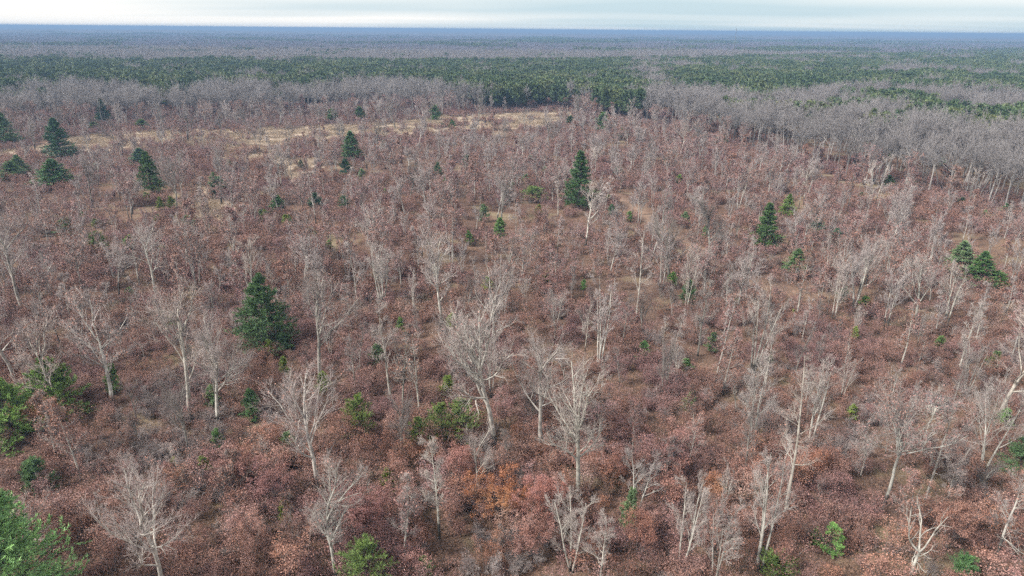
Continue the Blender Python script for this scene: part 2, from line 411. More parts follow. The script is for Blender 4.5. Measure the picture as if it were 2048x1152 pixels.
# ------------------------------------------------------------------ bare trees
def bare_tree(seed, H, style, spread=1.0, lean=(0, 0), lod=0, leafy=0, low=.48, stems=0):
    """returns the mesh builders (trunk and limbs, twigs or leaves)"""
    r = np.random.default_rng(seed); A = MB(); B = MB()
    lean = np.array([lean[0], lean[1], 1.0])
    tw = (0.011, 0.019, 0.045)[lod]
    if style == 'oak':
        r0 = 0.0165 * H
        tl = H * r.uniform(.55, .66)
        tp = grow(np.array([[0, 0, -.3]]), lean[None], [tl], 8, .055, .01, r); tr_ = taper([r0], 9, .55); tr_[:, 0] *= 1.35
        A.tubes(tp, tr_, 7 if lod == 0 else 5)
        nf = r.integers(2, 5)
        az = r.uniform(0, 6.28) + np.arange(nf) * 6.28 / nf + r.normal(size=nf) * .3
        fa = r.uniform(.25, .55, nf) * spread; fa[0] *= .25
        fd = np.stack([np.sin(fa) * np.cos(az), np.sin(fa) * np.sin(az), np.cos(fa)], -1)
        s1 = np.repeat(tp[:, -1], nf, 0); l1 = np.full(nf, H - tl) * r.uniform(.85, 1.15, nf); q1 = np.full(nf, r0 * .52)
        nl = (r.integers(7, 11), 7, 5)[lod]
        p2, d2, rr2, _, t2 = kids(tp, tr_, [tl], nl, low, .97, .5, 1.05, r, upb=.3)
        l2 = H * r.uniform(.22, .40, nl) * spread * (1.15 - .45 * (t2 - low))
        S1 = np.concatenate([s1, p2]); D1 = np.concatenate([fd, d2]); L1 = np.concatenate([l1, l2]); Q1 = np.concatenate([q1, rr2 * r.uniform(.42, .68, nl)])
        P1 = grow(S1, D1, L1, 7, .14, .075, r); R1 = taper(Q1, 8, .32); A.tubes(P1, R1, 5 if lod == 0 else 3)
        pers = ((9, 7, 4), (7, 6, 3), (5, 4, 3))[lod]
        c2 = (.14, .06); c3 = .13
        a2 = (.4, .9)
    elif style == 'brush':
        ns = stems or int(r.integers(2, 5)); az = r.uniform(0, 6.28) + np.arange(ns) * 6.28 / ns
        fa = r.uniform(.03, .13, ns) * spread
        fd = np.stack([np.sin(fa) * np.cos(az), np.sin(fa) * np.sin(az), np.cos(fa)], -1) + np.array([lean[0], lean[1], 0])
        S0 = np.stack([np.cos(az) * .18, np.sin(az) * .18, np.full(ns, -.3)], -1)
        L0 = H * r.uniform(.78, 1.0, ns)
        tp = grow(S0, fd, L0, 8, .035, .01, r); q0 = .0115 * H * r.uniform(.8, 1.1, ns); tr_ = taper(q0, 9, .2)
        A.tubes(tp, tr_, 6 if lod == 0 else 4)
        nl = ((10 if ns < 3 else 7), 7 if ns < 3 else 5, 5)[lod]
        p2, d2, rr2, l2, t2 = kids(tp, tr_, L0, nl, .28, .97, .35, .7, r, upb=.25)
        L1 = l2 * r.uniform(.22, .36, len(l2)) * (1.25 - .75 * t2) * spread
        P1 = grow(p2, d2, L1, 4, .06, .05, r); R1 = taper(rr2 * .5, 5, .2); A.tubes(P1, R1, 3)
        pers = ((7, 6, 3), (6, 5, 3), (4, 3, 3))[lod]
        c2 = (.06, .05); c3 = .06; a2 = (.3, .65)
    elif style == 'thin':
        r0 = .0095 * H + .025
        tp = grow(np.array([[0, 0, -.3]]), lean[None], [H], 10, .03, .01, r); tr_ = taper([r0], 11, .12); A.tubes(tp, tr_, 6 if lod == 0 else 4)
        nl = (18, 12, 8)[lod]
        p2, d2, rr2, l2, t2 = kids(tp, tr_, [H], nl, .30, .97, .8, 1.35, r, upb=.35)
        L1 = H * .19 * spread * (1.3 - t2) * r.uniform(.6, 1.3, nl)
        P1 = grow(p2, d2, L1, 5, .12, .09, r); R1 = taper(rr2 * .4, 6, .25); A.tubes(P1, R1, 4)
        pers = ((7, 6, 3), (6, 5, 3), (4, 3, 3))[lod]
        c2 = (.11, .05); c3 = .10; a2 = (.45, .9)
    elif style == 'dead':
        r0 = .017 * H
        tp = grow(np.array([[0, 0, -.3]]), lean[None], [H * .4], 5, .05, 0, r); tr_ = taper([r0], 6, .7); A.tubes(tp, tr_, 7)
        nf = 3; az = r.uniform(0, 6.28) + np.arange(nf) * 2.1; fa = r.uniform(.2, .6, nf)
        fd = np.stack([np.sin(fa) * np.cos(az), np.sin(fa) * np.sin(az), np.cos(fa)], -1)
        p2, d2, rr2, l2, t2 = kids(tp, tr_, [H], 3, .45, .98, .8, 1.2, r)
        S1 = np.concatenate([np.repeat(tp[:, -1], nf, 0), p2]); D1 = np.concatenate([fd, d2])
        L1 = np.concatenate([np.full(nf, H * .6) * r.uniform(.6, 1, nf), H * r.uniform(.2, .4, 3)]); Q1 = np.concatenate([np.full(nf, r0 * .55), rr2 * .45])
        P1 = grow(S1, D1, L1, 7, .17, .05, r); R1 = taper(Q1, 8, .3); A.tubes(P1, R1, 5)
        pers = ((4, 2, 1), (3, 2, 1), (3, 2, 1))[lod]
        c2 = (.15, .05); c3 = .14; a2 = (.5, 1.0)
    p, d, q, l, t2 = kids(P1, R1, L1, pers[0], .22, 1.0, a2[0], a2[1], r, upb=.3)
    L2 = l * r.uniform(.3, .5, len(l)) * (1.2 - .55 * t2)
    P2 = grow(p, d, L2, 3, c2[0], c2[1], r); R2 = taper(np.maximum(q * .72, tw * 1.7), 4, .35)
    (A if lod == 0 else B).tubes(P2, R2, 3, 0)
    p, d, q, l, t2 = kids(P2, R2, L2, pers[1], .15, 1.0, a2[0], a2[1], r, upb=.25)
    L3 = np.maximum(l * r.uniform(.35, .6, len(l)), .35)
    P3 = grow(p, d, L3, 2, c3, .06, r); R3 = taper(np.maximum(q * .5, tw), 3, .5); B.tubes(P3, R3, 3)
    p, d, q, l, t2 = kids(P3, R3, L3, pers[2], .15, 1.0, .3, .9, r, upb=.2)
    L4 = np.maximum(l * r.uniform(.5, .9, len(l)), .28)
    P4 = grow(p, d, L4, 1, .08, .05, r); B.cones(P4[:, 0], P4[:, -1], np.full(len(p), tw * .95))
    if leafy:
        k = P4[:, -1]; k = k[r.random(len(k)) < leafy]
        k = np.repeat(k, 2, 0) + r.normal(size=(len(k) * 2, 3)) * .14
        B.leaves(k, (.19, .24, .4)[lod], r, 1)
    return A, B

VAR = {}
def variant(style, i, lod=0, leafy=0):
    """shared meshes for trees 12 m tall"""
    key = (style, i, lod, leafy)
    if key not in VAR:
        A, B = bare_tree(1000 + 37 * i + len(style) * 7 + lod, 12.0, style, 1.0 if style != 'oak' else (.85, 1.0, 1.2)[i % 3], lod=lod, leafy=leafy)
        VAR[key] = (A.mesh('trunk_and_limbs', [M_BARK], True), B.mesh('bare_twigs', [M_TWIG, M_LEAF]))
    return VAR[key]
def joined(style, seed, H, lod, tmat, wmat, leafy=0, spread=1.0, low=.48):
    A, B = bare_tree(seed, H, style, spread, lod=lod, leafy=leafy, low=low); C = MB()
    for v_, f_, base in ((A.v, A.f, 0), (B.v, B.f, 1)):
        off = C.n
        for vv in v_: C.v.append(vv); C.n += len(vv)
        for ff, mm in f_: C.f.append((ff + off, 0 if base == 0 else 1 + mm))
    return C

THINGS = []     # (object, kind words, base point, height, extra look words)
ALLB = []
def add_tree(base, H, meshes, name, rot, mesh_h, tint=(1, 1, 1, 1), leaftint=None, sx=1.0):
    r_ = bpy.data.objects.new(name, None); r_.empty_display_size = .5
    put(r_); r_.location = base; r_.rotation_euler = (0, 0, rot); s_ = H / mesh_h; r_.scale = (s_ * sx, s_ * sx, s_)
    a = mobj('trunk', meshes[0], r_); c = mobj('crown', meshes[1], r_)
    a.color = tint; c.color = leaftint or tint
    return r_

# hand-placed bare trees: base x, y and top y in the photograph, style, crown spread, lean (x), dark bark?, leafiness
HERO = [
 # bx, by, ty, style, spread, leanx, tone, leafy, description
 (330, 1205, 938, 'oak', 1.35, -.02, 1.05, 0, 'widest bare oak, pale spreading limbs, at the bottom edge'),
 (117, 925, 785, 'thin', 1.2, -.02, .95, .35, ''),
 (638, 985, 735, 'oak', 1.25, -.06, 1.1, .05, 'pale bare oak with one long limb reaching right, below the cone-shaped pine'),
 (676, 1165, 945, 'oak', .8, -.05, .9, .05, ''),
 (880, 1078, 866, 'thin', .9, -.03, 1.15, 0, 'slim straight pale tree left of the orange-leaved oak'),
 (810, 1122, 930, 'thin', .8, 0, 1.0, .12, ''),
 (1082, 912, 655, 'oak', .95, .02, 1.0, .04, 'straight pale oak with level side limbs in the middle of the clearing'),
 (1157, 1010, 722, 'oak', .95, .0, 1.05, 0, 'tall pale oak with steep forked limbs, right of the straight pale oak'),
 (1272, 1032, 888, 'brush', 1.4, .07, 1.1, 0, 'fan-shaped bare tree beside the grey-green juniper'),
 (1143, 1142, 985, 'brush', 1.6, .0, 1.1, 0, ''),
 (1200, 1172, 1015, 'thin', 1.2, .02, 1.05, 0, ''),
 (1360, 1146, 965, 'brush', .9, .04, 1.1, 0, ''),
 (1428, 1168, 1010, 'brush', 1.3, .0, 1.0, .05, ''),
 (1518, 1142, 872, 'brush', .85, .02, 1.12, 0, 'tall pale tree of three close trunks by the low pine'),
 (1766, 1012, 815, 'oak', 1.35, .0, .95, .35, 'umbrella-shaped oak with some tan leaves on a bare straight trunk'),
 (1568, 1032, 716, 'thin', 1.0, .08, 1.0, .02, ''),
 (1815, 1165, 985, 'dead', 1.0, .02, 1.25, 0, 'dead bleached tree with a few thick crooked limbs'),
 (1990, 1118, 905, 'thin', 1.3, .10, 1.05, .1, ''),
 (1963, 946, 765, 'brush', 1.7, .02, 1.05, 0, ''),
 (1850, 1004, 795, 'thin', 1.1, .0, .95, .08, ''),
 (1890, 1016, 880, 'brush', 1.3, .02, 1.2, 0, ''),
 (2062, 1165, 1010, 'dead', 1.2, -.05, 1.2, 0, ''),
 (135, 838, 640, 'oak', 1.0, -.12, 1.1, .12, 'leaning pale oak in front of the bright green pine bush'),
 (30, 764, 555, 'oak', .9, -.05, 1.0, 0, ''),
 (49, 632, 420, 'oak', 1.0, -.06, .85, 0, 'big dark-footed oak with a pale hazy crown at the left edge'),
 (231, 818, 578, 'oak', .95, -.13, 1.2, .22, 'pale oak leaning left with a forked pinkish crown'),
 (384, 842, 568, 'oak', 1.15, -.13, 1.0, .06, 'broad-crowned oak leaning left, scorched foot'),
 (437, 858, 645, 'oak', 1.0, -.01, 1.1, 0, 'upright pale oak with two long limbs reaching right, left of the cone-shaped pine'),
 (392, 778, 635, 'thin', .8, 0, .55, 0, ''),
 (641, 766, 540, 'oak', 1.35, .0, .8, .04, 'wide bare oak with a dark trunk just right of the cone-shaped pine'),
 (781, 802, 600, 'thin', 1.1, -.04, 1.0, 0, ''),
 (806, 832, 650, 'thin', .9, 0, .6, .1, ''),
 (838, 836, 660, 'thin', 1.2, -.02, 1.05, .18, ''),
 (884, 650, 470, 'oak', .75, -.02, 1.2, 0, 'white-barked tree with a black foot in the middle of the clearing'),
 (991, 896, 600, 'oak', 1.2, -.06, 1.15, .05, 'tall leaning oak with a broad left-hand crown and one low crooked limb'),
 (990, 710, 520, 'oak', 1.1, .0, .85, .05, ''),
 (1198, 737, 553, 'brush', .8, -.01, 1.15, 0, 'tall narrow brush-like grey tree in the middle of the clearing'),
 (1170, 708, 600, 'thin', .9, 0, 1.05, 0, ''),
 (1272, 645, 440, 'thin', 1.0, .02, 1.05, 0, ''),
 (1395, 712, 555, 'thin', 1.0, .0, .65, 0, ''),
 (1432, 757, 580, 'thin', 1.0, .0, 1.05, .15, ''),
 (1505, 748, 570, 'brush', 1.1, .02, 1.0, 0, ''),
 (1372, 622, 500, 'brush', .8, .03, 1.1, 0, ''),
 (1503, 892, 728, 'brush', 1.3, .0, 1.05, 0, ''),
 (1618, 892, 698, 'brush', 1.0, .04, 1.1, 0, ''),
 (1800, 737, 600, 'thin', 1.0, .03, 1.1, .4, ''),
 (1664, 652, 520, 'brush', .9, .02, 1.2, 0, ''),
 (1710, 612, 480, 'oak', .9, .12, 1.2, .05, ''),
 (1592, 642, 478, 'thin', 1.3, .02, .9, .6, 'leafy tan oak on a dark trunk right of the trail'),
 (1828, 655, 500, 'oak', 1.1, .06, 1.1, .1, ''),
 (1888, 658, 520, 'brush', 1.2, .02, 1.15, 0, ''),
 (1915, 748, 598, 'thin', 1.0, .03, 1.15, 0, ''),
 (1995, 842, 596, 'oak', 1.2, .03, 1.15, 0, 'big pale oak with a dense grey crown at the right edge'),
 (1902, 820, 700, 'thin', .8, .04, .7, 0, ''),
 (1847, 884, 768, 'oak', 1.0, -.02, 1.1, .05, ''),
 (1818, 838, 758, 'thin', .6, .05, 1.0, 0, ''),
 (187, 416, 298, 'oak', .8, -.06, .6, 0, ''),
 (83, 433, 345, 'thin', 1.2, -.12, 1.1, 0, ''),
 (354, 427, 308, 'oak', .95, -.02, .6, 0, ''),
 (443, 408, 292, 'oak', 1.0, .0, .75, 0, ''),
 (314, 602, 438, 'oak', 1.2, -.03, 1.05, .03, ''),
 (375, 542, 425, 'oak', .8, -.07, 1.0, 0, ''),
 (505, 592, 468, 'brush', 1.3, -.06, 1.05, 0, ''),
 (230, 392, 300, 'thin', .9, -.03, .75, 0, ''),
 (490, 472, 398, 'thin', 1.3, -.06, 1.05, 0, ''),
 (565, 380, 288, 'oak', .95, -.07, 1.05, 0, ''),
 (583, 357, 270, 'thin', .8, -.03, .75, 0, ''),
 (638, 332, 268, 'oak', 1.0, 0, 1.0, 0, ''),
 (632, 447, 338, 'thin', 1.0, 0, 1.0, .05, ''),
 (818, 412, 325, 'oak', 1.1, -.03, .45, 0, 'small black-barked forked tree in mid-clearing'),
 (843, 377, 280, 'thin', 1.0, -.01, 1.0, 0, ''),
 (1000, 458, 340, 'oak', 1.1, -.14, .65, 0, ''),
 (755, 505, 408, 'oak', 1.3, .02, 1.15, 0, ''),
 (765, 610, 478, 'brush', 1.7, .0, 1.1, 0, ''),
 (872, 570, 468, 'brush', 1.7, .0, 1.1, 0, ''),
 (1171, 490, 362, 'oak', 1.1, .0, 1.35, 0, 'white forked tree in front of the tall dark pine'),
 (1208, 442, 350, 'thin', 1.2, 0, 1.2, 0, ''),
 (1116, 432, 330, 'thin', 1.0, 0, 1.05, 0, ''),
 (1336, 564, 418, 'oak', 1.0, .04, .55, 0, 'dark straight-trunked tree with a round twiggy crown beside the trail'),
 (1322, 478, 378, 'oak', .9, 0, .75, 0, ''),
 (1412, 548, 388, 'oak', 1.0, .04, .7, 0, ''),
 (1390, 562, 488, 'brush', 1.1, 0, 1.15, 0, ''),
 (1495, 575, 470, 'thin', .9, .02, 1.2, 0, ''),
 (1428, 556, 478, 'thin', 1.2, .02, .9, .6, ''),
 (1115, 512, 430, 'thin', 1.1, -.02, 1.05, .1, ''),
 (1035, 383, 308, 'brush', 1.3, 0, 1.1, 0, ''),
 (1188, 358, 290, 'oak', .8, 0, 1.25, 0, ''),
 (1747, 412, 314, 'brush', 1.2, .04, 1.25, 0, 'white forked tree alone before the wood on the right'),
 (1607, 408, 330, 'oak', 1.1, 0, 1.1, 0, ''),
 (1937, 413, 330, 'brush', 1.2, .03, 1.15, 0, ''),
 (2012, 448, 398, 'thin', .5, 0, 1.1, 0, ''),
 (1485, 398, 330, 'oak', .9, .03, 1.1, .25, ''),
 (1540, 720, 600, 'thin', .8, .04, .8, 0, ''),
 (1020, 590, 470, 'oak', .8, .0, .9, .4, ''),
 (548, 590, 520, 'thin', 1.4, -.03, 1.1, 0, ''),
 (1115, 600, 500, 'thin', 1.1, -.02, 1.05, .2, ''),
 (100, 590, 520, 'brush', 1.6, -.02, .95, 0, ''),
 (215, 520, 430, 'thin', 1.2, -.02, .9, .2, ''),
 (700, 640, 560, 'thin', 1.2, 0, .95, .1, ''),
 (1650, 560, 470, 'brush', 1.6, .05, 1.0, .1, ''),
 (1775, 560, 470, 'brush', 1.5, .04, 1.0, .05, ''),
 (1950, 690, 600, 'thin', 1.1, .04, 1.1, 0, ''),
 (1450, 640, 545, 'thin', 1.1, .0, 1.0, 0, ''),
 (905, 790, 700, 'thin', .9, 0, .8, .1, ''),
 (1330, 980, 870, 'thin', 1.4, .02, .8, .2, ''),
 (480, 1010, 900, 'thin', 1.5, -.04, .8, .3, ''),
 (42, 262, 190, 'oak', 1.40, 0.00, 0.70, 0.00, ''),
 (376, 282, 213, 'oak', 1.30, -0.10, 0.55, 0.00, ''),
 (442, 270, 220, 'oak', 1.50, 0.03, 0.50, 0.00, ''),
 (498, 268, 212, 'oak', 1.20, -0.02, 0.60, 0.00, ''),
 (226, 302, 238, 'oak', 1.50, -0.02, 0.55, 0.00, ''),
 (246, 312, 258, 'oak', 1.20, 0.00, 0.50, 0.00, ''),
 (752, 312, 236, 'oak', 1.20, 0.00, 0.55, 0.00, ''),
 (790, 256, 194, 'oak', 1.50, 0.00, 0.75, 0.00, ''),
 (957, 250, 193, 'oak', 1.20, 0.00, 0.70, 0.05, ''),
 (580, 296, 236, 'oak', 1.20, 0.00, 0.80, 0.05, ''),
 (520, 304, 244, 'oak', 1.10, -0.03, 0.70, 0.05, ''),
 (1160, 254, 190, 'oak', 1.40, 0.00, 0.60, 0.00, ''),
 (1100, 304, 233, 'oak', 1.30, 0.00, 0.65, 0.00, ''),
 (1298, 332, 272, 'oak', 1.30, 0.03, 0.60, 0.00, ''),
 (1360, 312, 234, 'oak', 0.90, 0.00, 1.10, 0.10, ''),
 (1400, 322, 248, 'oak', 1.10, 0.02, 0.65, 0.00, ''),
 (1258, 256, 198, 'oak', 0.90, 0.00, 1.00, 0.05, ''),
 (690, 300, 244, 'oak', 1.10, 0.00, 0.80, 0.00, ''),
 (880, 318, 252, 'oak', 1.10, 0.00, 0.85, 0.05, ''),
 (1010, 292, 235, 'oak', 1.10, 0.00, 0.90, 0.00, ''),
 (640, 262, 205, 'oak', 1.30, 0.00, 0.70, 0.00, ''),
 (330, 262, 205, 'oak', 1.40, 0.00, 0.70, 0.00, ''),
 (120, 268, 205, 'oak', 1.50, 0.00, 0.65, 0.00, ''),
 (560, 252, 196, 'oak', 1.40, 0.00, 0.70, 0.00, ''),
 (860, 248, 196, 'oak', 1.20, 0.00, 0.75, 0.00, ''),
 (1050, 268, 215, 'oak', 1.10, 0.00, 0.80, 0.10, ''),
 (70, 300, 240, 'oak', 1.40, 0.00, 0.65, 0.00, ''),
]
def height_from(base, ty):
    """height of a tree standing at base whose top shows at image row ty"""
    lo, hi = .5, 40.0
    for _ in range(40):
        mid = (lo + hi) / 2
        if proj(base + np.array([0, 0, mid]))[1] > ty: lo = mid
        else: hi = mid
    return lo
TRIS = 0
bare_xy = []
for i, (bx, by, ty, st, sp, lx, tone, lf, desc) in enumerate(HERO):
    p = ground_at(bx, by); H = height_from(p, ty)
    d = np.hypot(p[0], p[1])
    rk = random.Random(i)
    # a leaning trunk: crowns over vertical trunks lean with the photograph's perspective already, so only part of it
    tint = (tone * rk.uniform(.97, 1.03), tone, tone * rk.uniform(.95, 1.0), 1)
    if by - ty > 165 or st == 'dead' or lf > 0:
        A, B = bare_tree({6: 911, 7: 931, 14: 912, 52: 913}.get(i, 50 + i), H, st, sp, (lx, rk.uniform(-.04, .04)), lod=0 if by > 850 else 1, leafy=lf, stems=3 if 'three' in desc else 0, low=.82 if 'umbrella' in desc else .6 if 'straight' in desc else .48)
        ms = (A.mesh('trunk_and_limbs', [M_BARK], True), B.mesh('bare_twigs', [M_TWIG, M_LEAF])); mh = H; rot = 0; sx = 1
    else:
        ms = variant(st, i % 4, 0 if by > 520 else 1); mh = 12.0; rot = rk.uniform(0, 6.28); sx = min(max(sp, .85), 1.25)
    o = add_tree(p, H, ms, 'bare_tree' if st != 'dead' else 'dead_tree', rot, mh, tint, None, sx)
    bare_xy.append(p[:2])
    THINGS.append(dict(o=o, kind='bare tree', p=p, H=H, desc=desc, tone=tone, leafy=lf, style=st))
bare_xy = np.array(bare_xy)

# pines by hand: base, top, width in pixels, colour tint, kind
DK, BG, LT, YG, GG = (.85, .95, .95, 1), (.75, .98, 1.15, 1), (1.45, 1.45, 1.0, 1), (1.9, 1.6, .75, 1), (1.75, 1.6, 1.7, 1)
PINES = [
 (18, 1265, 958, 250, (2.4, 2.65, 2.2, 1), 'white', 'largest pine, bright green, cut by the bottom left corner'),
 (80, 985, 920, 62, (1.0, 1.1, 1.0, 1), 'white', ''),
 (352, 958, 920, 28, YG, 'small', ''), (412, 952, 916, 36, YG, 'small', ''), (437, 908, 862, 30, (1.5, 1.7, 1.3, 1), 'small', ''),
 (736, 1178, 1090, 92, (1.5, 1.4, .9, 1), 'red', 'rounded dark yellow-green pine cut by the bottom edge'),
 (849, 1152, 1116, 34, (1.4, 1.7, 1.2, 1), 'small', ''),
 (573, 1048, 1000, 26, YG, 'small', ''), (776, 988, 942, 34, YG, 'small', ''),
 (1257, 1062, 982, 36, GG, 'small', 'narrow grey-green juniper among bare saplings'),
 (1546, 1158, 1118, 60, (1.5, 1.4, .8, 1), 'red', 'low pine at the foot of the triple-trunked tree'),
 (2042, 955, 862, 78, (1.25, 1.35, 1.3, 1), 'white', 'pale green pine cut by the right edge'),
 (1925, 1156, 1116, 46, (1.0, 1.25, 1.05, 1), 'red', 'dark round young pine at the bottom right'),
 (1660, 1102, 1054, 50, (1.8, 2.1, 1.3, 1), 'small', 'pale bright green young pine beside its smaller twin'), (1627, 1090, 1058, 24, (1.6, 1.8, 1.3, 1), 'small', ''),
 (114, 832, 722, 122, (1.75, 1.72, 1.05, 1), 'white', 'bright green bushy pine behind the leaning oak'),
 (28, 884, 762, 124, (1.9, 1.92, 1.15, 1), 'white', 'bright green pine cut by the left edge'),
 (232, 788, 732, 30, (1.2, 1.3, .9, 1), 'small', ''), (508, 840, 782, 38, (1.2, 1.4, 1.2, 1), 'small', 'small dense pine standing clear below the cone-shaped pine'),
 (535, 702, 550, 105, (.95, 1.05, .95, 1), 'white', 'large cone-shaped dark pine left of centre'),
 (572, 705, 668, 44, (.9, 1.0, .9, 1), 'small', ''), (722, 884, 792, 56, (1.5, 1.35, .75, 1), 'red', ''), (840, 908, 838, 50, (1.5, 1.35, .8, 1), 'red', ''),
 (884, 890, 808, 52, (1.5, 1.3, .8, 1), 'red', ''), (926, 890, 800, 66, (1.5, 1.3, .85, 1), 'red', ''), (895, 800, 755, 36, YG, 'small', ''), (757, 732, 690, 36, GG, 'small', ''),
 (1286, 724, 686, 33, (1.3, 1.5, 1.1, 1), 'small', 'small round green pine alone on open leaf litter right of centre'),
 (1375, 608, 562, 30, (.8, .95, .9, 1), 'small', ''), (1474, 606, 592, 16, YG, 'small', ''), (1728, 622, 594, 28, (1.7, 1.9, .9, 1), 'small', ''), (1705, 692, 656, 20, YG, 'small', ''),
 (1685, 600, 575, 22, BG, 'small', ''), (1538, 742, 712, 16, YG, 'small', ''), (1702, 838, 812, 26, YG, 'small', ''),
 (305, 386, 303, 48, (.9, 1.0, .75, 1), 'white', 'layered dark pine left of centre before the tan field'), (283, 332, 296, 42, BG, 'white', ''),
 (112, 374, 318, 72, (.85, 1.05, .8, 1), 'white', ''), (24, 358, 322, 50, (1.2, 1.3, 1.1, 1), 'white', ''), (124, 322, 236, 56, BG, 'white', 'tall bluish pine by the left end of the tan field'),
 (40, 350, 310, 40, (1.2, 1.25, 1.05, 1), 'white', ''), (12, 290, 222, 50, (1.2, 1.3, 1.2, 1), 'white', ''),
 (134, 475, 438, 38, (.9, 1.15, .9, 1), 'small', ''), (199, 503, 465, 34, (1.2, 1.2, .7, 1), 'red', ''), (378, 460, 433, 30, (1.0, 1.2, 1.05, 1), 'small', ''), (326, 510, 492, 18, YG, 'small', ''),
 (193, 455, 438, 18, YG, 'small', ''), (440, 390, 356, 40, DK, 'small', ''), (295, 405, 385, 18, YG, 'small', ''), (322, 420, 396, 16, YG, 'small', ''), (345, 420, 394, 18, YG, 'small', ''),
 (557, 424, 393, 30, (.9, 1.1, .9, 1), 'small', ''), (573, 452, 430, 18, YG, 'small', ''), (632, 418, 388, 28, BG, 'small', ''), (688, 418, 393, 24, DK, 'small', ''), (624, 482, 456, 24, YG, 'small', ''),
 (704, 320, 262, 40, (.95, 1.15, .9, 1), 'white', 'cone-shaped pine standing alone just before the tan field'), (692, 350, 320, 26, BG, 'small', ''),
 (768, 304, 282, 22, (.8, 1.05, .95, 1), 'small', ''), (876, 358, 327, 18, (.75, .95, .8, 1), 'small', ''), (892, 376, 356, 18, (1.2, 1.25, .8, 1), 'small', ''), (935, 336, 312, 22, BG, 'small', ''),
 (938, 492, 463, 18, (1.15, 1.3, .8, 1), 'small', 'small green pine on an open patch in mid-clearing'), (1000, 472, 438, 26, (1.3, 1.5, 1.0, 1), 'small', ''), (968, 444, 410, 22, GG, 'small', ''), (602, 335, 320, 12, DK, 'small', ''),
 (1157, 418, 302, 60, (.78, .92, .70, 1), 'white', 'tallest dark pine in mid-clearing behind a white forked tree'), (1222, 430, 410, 16, BG, 'small', ''), (1217, 405, 390, 14, YG, 'small', ''),
 (1067, 400, 374, 44, (1.5, 1.4, .8, 1), 'red', ''), (1077, 430, 410, 16, YG, 'small', ''), (1237, 356, 334, 24, BG, 'small', ''), (1332, 333, 313, 16, (1.1, 1.15, .7, 1), 'small', ''), (1345, 352, 337, 12, YG, 'small', ''), (1060, 328, 312, 18, (.8, 1.1, 1.0, 1), 'small', ''),
 (1090, 350, 334, 18, GG, 'small', ''), (1528, 498, 406, 52, (.85, .95, .68, 1), 'white', 'dark upright pine right of the trail'), (1573, 438, 388, 34, (1.7, 1.6, .9, 1), 'white', 'light green pine behind the dark upright pine'),
 (1632, 468, 438, 28, BG, 'small', 'blue-green round young pine right of the dark upright pine'), (1673, 474, 458, 22, BG, 'small', ''), (1955, 572, 503, 58, (.95, 1.1, .8, 1), 'white', 'dark bushy pine with low skirts near the right edge'),
 (1990, 575, 545, 50, (.95, 1.05, .7, 1), 'small', ''), (1590, 548, 498, 46, (1.1, 1.15, .95, 1), 'white', ''), (1720, 402, 386, 22, DK, 'small', ''), (1915, 548, 482, 56, GG, 'white', ''), (1775, 372, 352, 22, (.8, .9, .6, 1), 'small', ''), (1822, 380, 360, 26, (.85, .95, .6, 1), 'small', ''),
 (1922, 412, 396, 16, DK, 'small', ''), (2010, 430, 408, 18, DK, 'small', ''), (1585, 640, 620, 14, YG, 'small', ''), (1167, 580, 560, 14, (1.3, 1.6, 1.0, 1), 'small', ''), (1093, 570, 545, 18, YG, 'small', ''),
 (210, 248, 198, 28, (.75, .95, .85, 1), 'white', 'dark bluish pine standing before the left-hand wood'), (130, 235, 215, 14, DK, 'small', ''), (1140, 252, 232, 18, (.8, .9, .6, 1), 'small', ''), (1205, 268, 228, 34, (1.0, 1.1, .8, 1), 'small', ''),
 (1245, 280, 255, 24, (.9, 1.0, .7, 1), 'small', ''), (870, 240, 212, 24, (.9, 1.1, .7, 1), 'small', ''), (905, 258, 240, 14, (.9, 1.1, .7, 1), 'small', ''), (945, 260, 248, 10, (.9, 1.0, .7, 1), 'small', ''), (885, 256, 246, 8, DK, 'small', ''),
 (1440, 295, 272, 30, (.7, .78, .5, 1), 'small', ''), (665, 245, 218, 24, (.9, 1.05, .7, 1), 'small', ''), (720, 240, 215, 22, (.9, 1.05, .7, 1), 'small', ''), (190, 262, 245, 24, (.9, 1.0, .6, 1), 'small', ''), (285, 258, 240, 26, (1.0, 1.1, .6, 1), 'small', ''),
]
# random trees of the clearing, kept away from the placed ones
def frame_points(n, ymin, ymax, rng, xm=60):
    """random ground points spread evenly over the ground area that shows between two image rows"""
    d0 = pix(1024, ymax)[1]; d1 = pix(1024, ymin)[1]
    y = np.sqrt(rng.uniform(d0 ** 2, d1 ** 2, n)); x = rng.uniform(-1, 1, n) * (y * .78 + 8)
    return x, y
rg = np.random.default_rng(21)
x, y = frame_points(8000, 226, 1150, rg); x2_, y2_ = frame_points(1700, 480, 1150, rg); x = np.concatenate([x2_, x]); y = np.concatenate([y2_, y])
wd = wood_depth(x, y); keep = (wd < 2) & hut_clear(x, y) & ~is_field(x, y) & (trail_d(x, y) > 3) & ((seg_dist(x * 1.07, y * 1.07, TRAIL[0]) > 3.5) | (rg.random(len(x)) < .4)) & (~before_field(x, y, (1.04, 1.09, 1.15, 1.2)) | (rg.random(len(x)) < .13))
cand = np.stack([x, y], -1)[keep]
PB = np.array([(p_[0], p_[1], p_[2], p_[3]) for p_ in PINES if p_[5] != 'small' or p_[6]])
cu, cv_, _ = proj(np.stack([cand[:, 0], cand[:, 1], hz(cand[:, 0], cand[:, 1])], -1))
hid = np.zeros(len(cand), bool)
for a_, b2, c2_, w_ in PB: hid |= (np.abs(cu - a_) < w_ * .5 + 10) & (cv_ > b2 - 6) & (cv_ < b2 + 45 + (b2 - c2_) * .5)
hid |= (cu > 1240) & (wood_depth(cand[:, 0], cand[:, 1]) > -26) & (rg.random(len(cand)) < .8)
cand = cand[~hid]
placed = [q for q in bare_xy]; fill = []
